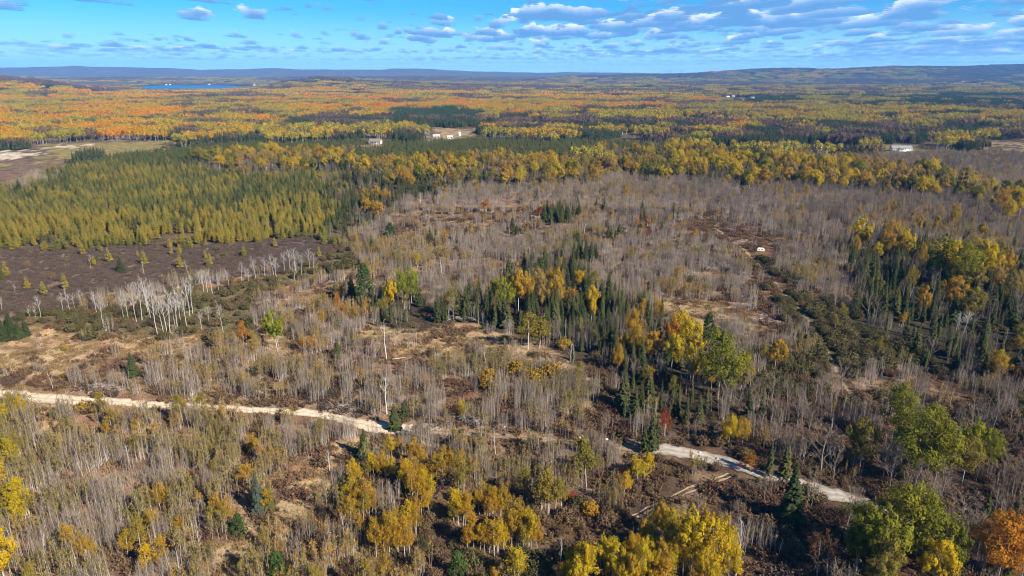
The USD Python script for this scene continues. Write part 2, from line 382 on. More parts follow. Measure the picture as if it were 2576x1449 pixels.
M["glassdark"] = usdkit.material(stage, "/World/Looks/window_glass", {"p": ("principled_bsdf", {"base_color": (0.02, 0.025, 0.03), "roughness": 0.08, "specular_ior_level": 0.6})}, surface="p.BSDF")
M["door"] = plain("dark_door", (0.10, 0.08, 0.07))
M["stripe"] = plain("orange_stripe", (0.62, 0.22, 0.08), (0.55, 0.20, 0.08), 1.0, 0.5)
M["tyre"] = plain("black_tyre", (0.03, 0.03, 0.03))
M["steel"] = plain("grey_steel", (0.35, 0.35, 0.36), rough=0.5)
M["stone"] = plain("pale_stone", (0.50, 0.46, 0.41), (0.36, 0.33, 0.29), 1.5, 0.9, bump=0.5)
M["log"] = plain("weathered_log", (0.30, 0.265, 0.235), (0.18, 0.155, 0.135), 2.0, 0.9)

# ------------------------------------------------------------------ plants: builders of {part: (mesh, material)}
UP = np.array([0, 0, 1.0])


def unit(v):
    return v / (np.linalg.norm(v, axis=-1, keepdims=True) + 1e-9)


def b_conifer(seed, h, R, tiers, per, droop=0.28, width=0.27, base=0.10, power=1.0, gap=0.08, mat="spruce", bark="darkbark", trunk=True, top=1.0, blades=3):
    rng = np.random.default_rng(seed)
    t, c = MB(), MB()
    t.tube([(0, 0, -0.3), (0, 0, h * 0.5), (0, 0, h * 0.98)], [h * 0.014, h * 0.008, 0.01], 5)
    V, F, n = [], [], 0
    for i in range(tiers):
        u = (i + rng.uniform(-0.3, 0.3)) / tiers
        z = h * (base + (1 - base) * np.clip(u, 0, 0.985))
        r = R * (1 - (z / h)) ** power * rng.uniform(0.82, 1.12) + 0.10
        if u < 0.08:
            r *= 0.75
        k = max(4, int(per * (0.55 + 0.45 * (1 - u))))
        a0 = rng.uniform(0, 6.28)
        for j in range(k):
            if rng.random() < gap:
                continue
            a = a0 + 6.283 * (j + rng.uniform(-0.35, 0.35)) / k
            L = r * rng.uniform(0.72, 1.12)
            d = np.array([math.cos(a), math.sin(a), 0])
            s = np.array([-math.sin(a), math.cos(a), 0])
            for q in range(blades):
                zz = z + rng.uniform(-0.5, 0.5) * h / tiers
                dr = droop * rng.uniform(0.6, 1.4)
                root = np.array([0, 0, zz]) + d * L * 0.06
                mid = np.array([0, 0, zz - dr * L * 0.35]) + d * L * rng.uniform(0.5, 0.62)
                tip = np.array([0, 0, zz - dr * L]) + d * L + s * L * rng.uniform(-0.15, 0.15)
                w = width * L * rng.uniform(0.8, 1.2)
                V += [root, mid + s * w - UP * w * 0.3, tip, mid - s * w - UP * w * 0.3, mid + UP * w * 0.12]
                F += [(n, n + 1, n + 4), (n + 1, n + 2, n + 4), (n + 2, n + 3, n + 4), (n + 3, n, n + 4)]
                n += 5
    c.add(np.array(V), np.array(F))
    return {"trunk": (t, bark), "crown": (c, mat)}


def limb(rng, p, d, L, r, n=4, bend=0.25, lift=0.15):
    pts, rad = [p], [r]
    for i in range(n):
        d = unit(d + rng.normal(size=3) * bend * 0.5 + UP * lift)
        p = p + d * L / n
        pts.append(p)
        rad.append(r * (1 - 0.8 * (i + 1) / n))
    return np.array(pts), np.array(rad), d


def b_broad(seed, h, R, base=0.35, lobes=9, leaves=1500, size=0.30, mat="yellow", bark="palebark", squash=1.0, hollow=0.62):
    """A crown of leaf clumps round limbs; the light gets into it between the clumps."""
    rng = np.random.default_rng(seed)
    t, c, br = MB(), MB(), MB()
    lean = rng.normal(size=2) * 0.02 * h
    pts = np.array([(0, 0, -0.3), (lean[0] * 0.3, lean[1] * 0.3, h * 0.35), (lean[0], lean[1], h * 0.7), (lean[0] * 1.2, lean[1] * 1.2, h * 0.95)])
    t.tube(pts, [0.013 * h + 0.03, 0.010 * h, 0.006 * h, 0.02], 6)
    zc, hz = h * (base + 1) / 2, h * (1 - base) / 2
    cs = []
    for i in range(lobes):
        for _ in range(30):
            u = unit(rng.normal(size=3)) * rng.uniform(0.35, 0.78) ** 0.7
            taper = 1.0 - 0.45 * max(0, u[2]) - 0.25 * max(0, -u[2])
            q = np.array([lean[0] + u[0] * R * taper, lean[1] + u[1] * R * taper, zc + u[2] * hz * squash])
            if all(np.linalg.norm((q - o) / [1, 1, 1.2]) > R * 0.38 for o in cs):
                break
        cs.append(q)
    cs.append(np.array([lean[0] * 1.1, lean[1] * 1.1, zc + hz * 0.72]))
    for q in cs:
        lr = R * rng.uniform(0.38, 0.56)
        zs = np.clip(q[2] - h * 0.18, h * 0.2, h * 0.8)
        a = np.array([np.interp(zs, pts[:, 2], pts[:, 0]), np.interp(zs, pts[:, 2], pts[:, 1]), zs])
        br.tube([a, (a + q) / 2 + rng.normal(size=3) * 0.15, q], [0.005 * h, 0.0035 * h, 0.02], 4)
        k = leaves // len(cs)
        for _ in range(3):
            q2 = q + unit(rng.normal(size=3)) * lr * 0.75
            br.tube([q, q2], [0.03, 0.012], 3)
        # sub-clumps inside the lobe give it an uneven outline
        sub = q + unit(rng.normal(size=(7, 3))) * lr * rng.uniform(0.45, 1.1, (7, 1)) * [1, 1, 1.15]
        w = rng.integers(0, 7, k)
        dirs = unit(rng.normal(size=(k, 3)))
        rr = lr * rng.uniform(0.22, 0.55, 7)[w] * rng.uniform(hollow, 1.05, k) * np.where(rng.random(k) < 0.16, rng.uniform(1.1, 1.7, k), 1.0)
        P = sub[w] + dirs * rr[:, None] * [1, 1, 1.2]
        N = unit(dirs * 0.8 + 0.8 * unit(P - q) + rng.normal(size=(k, 3)) * 0.28 + UP * 0.25)
        c.cards(P, N, size * rng.uniform(0.4, 1.5, k), rng)
    return {"trunk": (t, bark), "limbs": (br, bark), "crown": (c, mat)}


def b_aspen(seed, h, R=1.0, base=0.4, leaves=320, size=0.2, mat="gold", bark="palebark", stems=1, sparse=0.0):
    """A slender young aspen: white stem, fine upswept twigs, a narrow loose crown."""
    rng = np.random.default_rng(seed)
    t, c, w = MB(), MB(), MB()
    for s in range(stems):
        o = np.array([0, 0, 0]) if s == 0 else np.append(rng.uniform(-1.0, 1.0, 2), 0)
        hh = h * (1 if s == 0 else rng.uniform(0.7, 1.0))
        ln = rng.normal(size=2) * 0.03 * hh
        pts = np.array([o + (0, 0, -0.2), o + (ln[0] * 0.5, ln[1] * 0.5, hh * 0.5), o + (ln[0], ln[1], hh * 0.97)])
        t.tube(pts, [0.011 * hh, 0.007 * hh, 0.015], 4)
        k = int(22 * hh / 7)
        zz = hh * rng.uniform(base * 0.8, 0.96, k)
        ax = np.stack([np.interp(zz, pts[:, 2], pts[:, 0]), np.interp(zz, pts[:, 2], pts[:, 1]), zz], 1)
        a = rng.uniform(0, 6.28, k)
        L = R * (1.15 - 0.75 * ((zz / hh - base) / (1 - base)).clip(0, 1)) * rng.uniform(0.6, 1.2, k)
        tip = ax + np.stack([np.cos(a) * L, np.sin(a) * L, L * rng.uniform(0.7, 1.5, k)], 1)
        w.twigs(ax, tip, 0.02, rng)
        n = leaves // stems
        i = rng.integers(0, k, n)
        if sparse:
            i = rng.choice(rng.permutation(k)[: max(3, int(k * (1 - sparse)))], n)
        f = rng.uniform(0.35, 1.08, n)[:, None]
        P = ax[i] * (1 - f) + tip[i] * f + rng.normal(size=(n, 3)) * 0.16 * R * [1, 1, 1.3]
        c.cards(P, unit(rng.normal(size=(n, 3)) + UP * 0.4), size * rng.uniform(0.6, 1.3, n), rng)
    return {"trunk": (t, bark), "twigs": (w, "twig"), "crown": (c, mat)}


def b_bare(seed, h, spread=0.28, mat="palebark", twig="twig", first=0.35, limbs=9, subs=6, tw=6, up=0.9, thick=0.012, twig_w=0.018):
    """A leafless tree: stem, upswept limbs, branches and fine twigs."""
    rng = np.random.default_rng(seed)
    t, b, w = MB(), MB(), MB()
    tp, tr, _ = limb(rng, np.array([0, 0, -0.3]), UP, h * 0.92, thick * h + 0.02, 6, 0.12, 0.25)
    t.tube(tp, tr * 0.95 + 0.008, 6)
    for i in range(limbs):
        f = first + (0.95 - first) * (i + rng.uniform(0, 0.8)) / limbs
        p = np.array([np.interp(f * (len(tp) - 1), range(len(tp)), tp[:, k]) for k in range(3)])
        a = i * 2.4 + rng.uniform(-0.5, 0.5)
        d = unit(np.array([math.cos(a), math.sin(a), up * rng.uniform(0.7, 1.4)]))
        L = h * spread * (1.25 - 0.75 * f) * rng.uniform(0.8, 1.25)
        r0 = thick * h * 0.42 * (1.1 - 0.7 * f)
        lp, lr, _ = limb(rng, p, d, L, r0, 4, 0.3, 0.14)
        b.tube(lp, lr * 0.8 + 0.006, 4)
        for j in range(subs):
            g = rng.uniform(0.25, 1.0)
            q = np.array([np.interp(g * 4, range(5), lp[:, k]) for k in range(3)])
            e = unit(d + rng.normal(size=3) * 0.55 + UP * 0.35)
            sp, sr, _ = limb(rng, q, e, L * rng.uniform(0.3, 0.55), r0 * 0.35, 2, 0.3, 0.15)
            b.tube(sp, sr * 0.8 + 0.004, 3)
            k = rng.uniform(0.2, 1, tw)[:, None]
            A = sp[0] * (1 - k) + sp[-1] * k
            B = A + unit(e + rng.normal(size=(tw, 3)) * 0.6 + UP * 0.3) * L * rng.uniform(0.14, 0.32, (tw, 1))
            w.twigs(A, B, twig_w, rng)
    return {"trunk": (t, mat), "branches": (b, mat), "twigs": (w, twig)}


def b_thicket(seed, n=7, size=3.4, h=(3.8, 6.2), leaf=0, leafmat="olive", bark="palebark", twig="twig", lsize=0.15):
    """A few square metres of young leafless aspens, each a stem with fine upswept twigs."""
    rng = np.random.default_rng(seed)
    t, w, c = MB(), MB(), MB()
    for i in range(n):
        o = np.append(rng.uniform(-size / 2, size / 2, 2), 0)
        hh = rng.uniform(*h)
        e = o + np.append(rng.normal(size=2) * 0.05 * hh, hh)
        r0 = 0.0050 * hh + 0.006
        t.tube([o - UP * 0.3, (o + e) / 2 + np.append(rng.normal(size=2) * 0.12, 0), e], [r0, r0 * 0.65, 0.008], 3)
        k = 26
        f = rng.uniform(0.3, 0.98, k)[:, None]
        A = o * (1 - f) + e * f
        a = rng.uniform(0, 6.28, k)
        L = hh * 0.17 * (1.25 - 0.75 * f[:, 0]) * rng.uniform(0.7, 1.3, k)
        B = A + np.stack([np.cos(a) * L * 0.55, np.sin(a) * L * 0.55, L * 0.95], 1)
        w.twigs(A, B, 0.016, rng)
        j = rng.integers(0, k, 60)
        g = rng.uniform(0.2, 0.9, (60, 1))
        A2 = A[j] * (1 - g) + B[j] * g
        w.twigs(A2, A2 + unit(unit(B - A)[j] + rng.normal(size=(60, 3)) * 0.5) * L[j][:, None] * 0.55, 0.013, rng)
        if leaf:
            j = rng.integers(0, k, leaf)
            g = rng.uniform(0.3, 1.05, (leaf, 1))
            c.cards(A[j] * (1 - g) + B[j] * g + rng.normal(size=(leaf, 3)) * 0.08, rng.normal(size=(leaf, 3)), lsize * rng.uniform(0.6, 1.3, leaf), rng)
    d = {"stems": (t, bark), "twigs": (w, twig)}
    if leaf:
        d["leaves"] = (c, leafmat)
    return d


def b_shrub(seed, h, R, leaves=380, mat="willow", stem="greytwig", size=0.2, twig=120):
    rng = np.random.default_rng(seed)
    t, c = MB(), MB()
    a = rng.uniform(0, 6.28, twig)
    f = rng.uniform(0.0, 1.0, twig) ** 0.6
    tip = np.stack([np.cos(a) * R * f, np.sin(a) * R * f, h * (1.02 - 0.5 * f ** 2) * rng.uniform(0.75, 1.05, twig)], 1)
    A = tip * [0.25, 0.25, 0]
    t.twigs(A, tip, 0.03, rng)
    k = rng.integers(0, twig, leaves)
    g = rng.uniform(0.45, 1.03, (leaves, 1))
    P = A[k] * (1 - g) + tip[k] * g + rng.normal(size=(leaves, 3)) * 0.12
    P[:, 2] = np.abs(P[:, 2])
    c.cards(P, unit(P / [R, R, h] + rng.normal(size=(leaves, 3)) * 0.7), size * rng.uniform(0.6, 1.35, leaves), rng)
    return {"stems": (t, stem), "foliage": (c, mat)}


def b_pine(seed, h, R, mat="pine", base=0.12, clumps=34, n=46):
    """A bushy pine: whorls of limbs that carry tufts of needles."""
    rng = np.random.default_rng(seed)
    t, b, c = MB(), MB(), MB()
    t.tube([(0, 0, -0.3), (0, 0, h * 0.5), (0, 0, h * 0.95)], [0.02 * h, 0.013 * h, 0.02], 5)
    for i in range(clumps):
        u = (i + 0.5) / clumps
        z = h * (base + (1 - base) * u)
        L = R * (1 - u) ** 0.6 * rng.uniform(0.6, 1.1) * min(1, 0.5 + 3 * u)
        a = i * 2.4 + rng.uniform(-0.4, 0.4)
        q = np.array([math.cos(a) * L, math.sin(a) * L, z + L * 0.15])
        b.tube([(0, 0, z - 0.1 * L), q], [0.006 * h, 0.015], 3)
        lr = R * rng.uniform(0.24, 0.36)
        d = unit(rng.normal(size=(n, 3)))
        P = q + d * lr * rng.uniform(0.5, 1.0, (n, 1)) * [1, 1, 0.7]
        c.cards(P, d + UP * 0.5 + rng.normal(size=(n, 3)) * 0.4, lr * 0.34 * rng.uniform(0.7, 1.3, n), rng, ratio=0.5)
    return {"trunk": (t, "darkbark"), "limbs": (b, "darkbark"), "crown": (c, mat)}


def b_grass(seed, size=3.0, n=110, h=(0.35, 0.9), mat="straw", w=0.09):
    rng = np.random.default_rng(seed)
    c = MB()
    cl = rng.uniform(-size / 2, size / 2, (12, 2))
    o = cl[rng.integers(0, 12, n)] + rng.normal(size=(n, 2)) * 0.22
    A = np.column_stack([o, np.full(n, -0.05)])
    B = A + np.column_stack([rng.normal(size=(n, 2)) * 0.25, rng.uniform(*h, n)])
    c.twigs(A, B, w, rng)
    return {"blades": (c, mat)}


def b_brush(seed, mat, size=3.2, n=170, h=(0.5, 1.5), leaf=260):
    """Knee-high brush: fine twigs with a few dry leaves."""
    rng = np.random.default_rng(seed)
    c, k = MB(), 10
    cl = rng.uniform(-size / 2, size / 2, (k, 2)) * 1.1
    i = rng.integers(0, k, n)
    o = cl[i] + rng.normal(size=(n, 2)) * 0.08
    A = np.column_stack([o, np.full(n, -0.05)])
    B = A + np.column_stack([rng.normal(size=(n, 2)) * 0.38, rng.uniform(*h, n)])
    c.twigs(A, B, 0.03, rng)
    j = rng.integers(0, n, leaf)
    g = rng.uniform(0.4, 1, (leaf, 1))
    c.cards(A[j] * (1 - g) + B[j] * g, rng.normal(size=(leaf, 3)) + UP, 0.17 * rng.uniform(0.5, 1.3, leaf), rng)
    return {"twigs": (c, mat)}


def b_patch(seed, size, n, mat, conifer=False, h=(11, 17), R=(2.6, 4.4), cards=70, cs=0.95, bark="palebark"):
    """A piece of forest far away: whole trees, each with stem and crown."""
    rng = np.random.default_rng(seed)
    t, c = MB(), MB()
    g = int(math.ceil(math.sqrt(n)))
    for i in range(n):
        o = (np.array([i % g, i // g]) + rng.uniform(0.1, 0.9, 2)) / g * size - size / 2
        hh, r, tint = rng.uniform(*h), rng.uniform(*R), rng.random()
        t.tube([(o[0], o[1], -2), (o[0], o[1], hh * 0.8)], [0.16, 0.08], 3)
        if conifer:
            k = cards
            u = rng.random(k) ** 0.7
            a = rng.uniform(0, 6.28, k)
            rr = r * 0.55 * u * rng.uniform(0.6, 1.05, k)
            P = np.stack([o[0] + np.cos(a) * rr, o[1] + np.sin(a) * rr, hh * (1 - u * 0.9)], 1)
            N = np.stack([np.cos(a), np.sin(a), np.full(k, 0.7)], 1) + rng.normal(size=(k, 3)) * 0.25
            c.cards(P, N, cs * (0.35 + 0.6 * u), rng, tint)
        else:
            k = cards
            lob = unit(rng.normal(size=(5, 3))) * 0.5
            d = unit(rng.normal(size=(k, 3)))
            q = lob[rng.integers(0, 5, k)] + d * rng.uniform(0.35, 0.62, (k, 1))
            cz, hz = hh * 0.68, hh * 0.34
            P = np.array([o[0], o[1], cz]) + q * [r, r, hz]
            c.cards(P, d + q * 0.5 + rng.normal(size=(k, 3)) * 0.3 + UP * 0.2, cs * rng.uniform(0.6, 1.2, k), rng, tint)
    return {"trunks": (t, bark), "crowns": (c, mat)}


# variants of every plant: key -> list of (class prim path, height of the model)
VAR, PARTS = {}, {}
KEEP = stage.CreateClassPrim("/World/plant_models")


def variant(key, h, parts, tint=False):
    name = f"{key}_{len(VAR.get(key, []))}"
    path = f"/World/plant_models/{name}"
    UsdGeom.Xform.Define(stage, path)
    for part, (mb, mat) in parts.items():
        q = mesh_at(f"{path}/{part}", mb, M[mat], tint=tint and part == "crowns")
        if part in ("twigs", "limbs", "branches", "foliage", "leaves"):
            tag(q, kind="stuff")
    VAR.setdefault(key, []).append((path, h))


for i, (h, r, ti, pe, dr) in enumerate([(12, 2.2, 24, 9, 0.3), (13.5, 2.0, 28, 8, 0.35), (11, 2.6, 22, 10, 0.22), (12.5, 1.6, 26, 8, 0.4)]):
    variant("spruce", h, b_conifer(10 + i, h, r, ti, pe, dr))
for i, (h, r, ti, pe) in enumerate([(11, 3.1, 24, 12), (10, 2.7, 22, 11), (12, 3.0, 26, 11)]):
    variant("openspruce", h, b_conifer(26 + i, h, r, ti, pe, 0.24, 0.34, 0.03, 0.9, 0.03, "openspruce", blades=3))
for i, (h, r, ti, pe) in enumerate([(12, 1.05, 22, 7), (11, 0.9, 22, 7), (13, 1.2, 24, 7)]):
    variant("thinspruce", h, b_conifer(20 + i, h, r, ti, pe, 0.42, 0.36, 0.16, 0.85, 0.08))
for i, (h, r, ti, pe) in enumerate([(9, 1.75, 18, 8), (8, 1.6, 16, 8), (10, 1.9, 19, 8)]):
    variant("plantation", h, b_conifer(30 + i, h, r, ti, pe, 0.15, 0.36, 0.08, 0.62, 0.05, "sprucegreen", blades=1))
    variant("larch", h, b_conifer(40 + i, h, r * 1.1, ti, pe, 0.08, 0.30, 0.10, 0.62, 0.14, "larch", "greybark", blades=2))
    variant("greenlarch", h, b_conifer(50 + i, h, r * 1.1, ti, pe, 0.08, 0.30, 0.10, 0.62, 0.12, "larchgreen", "greybark", blades=1))
for i, (h, r) in enumerate([(14, 2.6), (12, 2.2)]):
    variant("bluespruce", h, b_conifer(60 + i, h, r, 26, 10, 0.25, 0.34, 0.05, 0.8, 0.03, "bluespruce"))
    variant("cedar", h, b_conifer(64 + i, h * 0.8, r * 0.7, 26, 10, 0.1, 0.4, 0.04, 0.6, 0.0, "cedar"))
for i in range(3):
    variant("pine", 7, b_pine(70 + i, 7, 2.5))
variant("tallpine", 15, b_pine(75, 15, 3.4, base=0.3, clumps=46))
SH = [(15, 4.9, 0.28, 13), (14, 4.3, 0.32, 11), (16, 5.6, 0.26, 16), (13, 3.7, 0.32, 10), (15, 4.2, 0.38, 11)]
for col in ("green", "lime", "yellow", "gold", "palegold", "orange", "olive"):
    for i, (h, r, ba, lo) in enumerate(SH):
        variant("poplar_" + col, h, b_broad(100 + i, h, r, ba, lo, 8800 if i == 2 else 7000, 0.178, col, "greybark" if col in ("green", "orange") else "palebark"))
for col in ("yellow", "gold", "palegold", "olive", "orange", "red"):
    for i, (h, r, ba, st) in enumerate([(8, 1.25, 0.38, 1), (9, 1.4, 0.42, 1), (7, 1.15, 0.34, 1), (8.5, 1.3, 0.36, 3)]):
        variant("aspen_" + col, h, b_aspen(140 + i, h, r, ba, 1700 if st == 1 else 2600, 0.115, col, stems=st))
for i in range(4):
    variant("palebare", 14, b_bare(160 + i, 14, 0.25, "palebark", "palebark", 0.42, 11, 7, 7, 1.1, 0.0085, 0.010))
for i in range(4):
    variant("greybare", 11, b_bare(170 + i, 11, 0.34, "greybark", "twig", 0.25, 11, 7, 8, 1.0, 0.012, 0.020))
for i in range(3):
    variant("slimbare", 8, b_bare(176 + i, 8, 0.2, "palebark", "twig", 0.35, 10, 4, 5, 1.6, 0.009, 0.014))
for i in range(2):
    variant("rustbare", 9, {**b_bare(180 + i, 9, 0.3, "greybark", "rust", 0.25, 10, 7, 9, 1.2, 0.012, 0.045)})
variant("deadbirch", 12, b_bare(190, 12, 0.34, "whitebark", "whitebark", 0.5, 4, 3, 2, 1.3, 0.014, 0.025))
variant("deadbirch", 12, b_bare(191, 12, 0.2, "whitebark", "whitebark", 0.4, 7, 4, 3, 1.2, 0.013, 0.022))
variant("deadbirch", 10, b_bare(192, 10, 0.10, "whitebark", "whitebark", 0.6, 3, 2, 2, 0.8, 0.014, 0.022))
for i in range(5):
    variant("thicket", 5, b_thicket(200 + i, 12))
    variant("goldthicket", 5, b_thicket(210 + i, 10, leaf=30, leafmat="gold", lsize=0.14))
    variant("olivethicket", 5, b_thicket(220 + i, 10, leaf=40, leafmat="olive", lsize=0.14))
    variant("greythicket", 8, b_thicket(230 + i, 12, 4.4, (6.5, 10), bark="greybark", twig="greytwig"))
for i, (h, r) in enumerate([(2.6, 2.0), (3.2, 2.3), (2.2, 1.7)]):
    variant("willow", h, b_shrub(240 + i, h, r, 900, "willow", size=0.17, twig=160))
    variant("brownshrub", h, b_shrub(244 + i, h, r, 520, "brown", size=0.16, twig=160))
    variant("goldshrub", h, b_shrub(248 + i, h, r * 0.8, 520, "gold", "twig", size=0.16))
    variant("redshrub", h, b_shrub(252 + i, h, r * 0.7, 380, "red", "twig", size=0.15))
    variant("bogshrub", h * 0.5, b_shrub(256 + i, h * 0.5, r, 240, "purple", "greytwig", size=0.14, twig=220))
for i in range(3):
    variant("straw", 0.8, b_grass(260 + i))
    variant("redbrush", 0.8, b_brush(264 + i, "redbrown"))
    variant("brownbrush", 0.8, b_brush(268 + i, "brown"))
    variant("purplebrush", 0.8, b_brush(272 + i, "purple"))
for col in ("gold", "orange", "olive", "brown", "purple"):
    for i in range(3):
        bare = col in ("brown", "purple")
        variant("near_" + col, 16, b_patch(300 + i, 25, 14, "far_" + col, h=(11, 16), cards=110, cs=0.75, bark="greybark" if bare else "palebark"), True)
        variant("dist_" + col, 16, b_patch(310 + i, 60, 60, "far_" + col, cards=22, cs=1.9, R=(3.2, 5.2), bark="greybark"), True)
for col in ("dark", "plantation", "pine"):
    for i in range(3):
        hh = (14, 21) if col == "pine" else (9, 14)
        rr = (4.0, 6.5) if col == "pine" else (2.2, 3.4)
        variant("near_" + col, 13, b_patch(320 + i, 25, 38, "far_" + col, True, hh, rr, 70, 1.0, "darkbark"), True)
        variant("dist_" + col, 13, b_patch(330 + i, 60, 110, "far_" + col, True, (11, 16), (3.4, 5.2), 18, 2.2, "darkbark"), True)

# ------------------------------------------------------------------ what grows where (outlines on the ground, found from the photograph)
TAN, RED, PUR, MOSS, DUFF, DRY, FARC = (0.235, 0.168, 0.098), (0.125, 0.076, 0.050), (0.105, 0.075, 0.060), (0.085, 0.072, 0.036), (0.075, 0.052, 0.035), (0.165, 0.112, 0.074), (0.080, 0.062, 0.048)
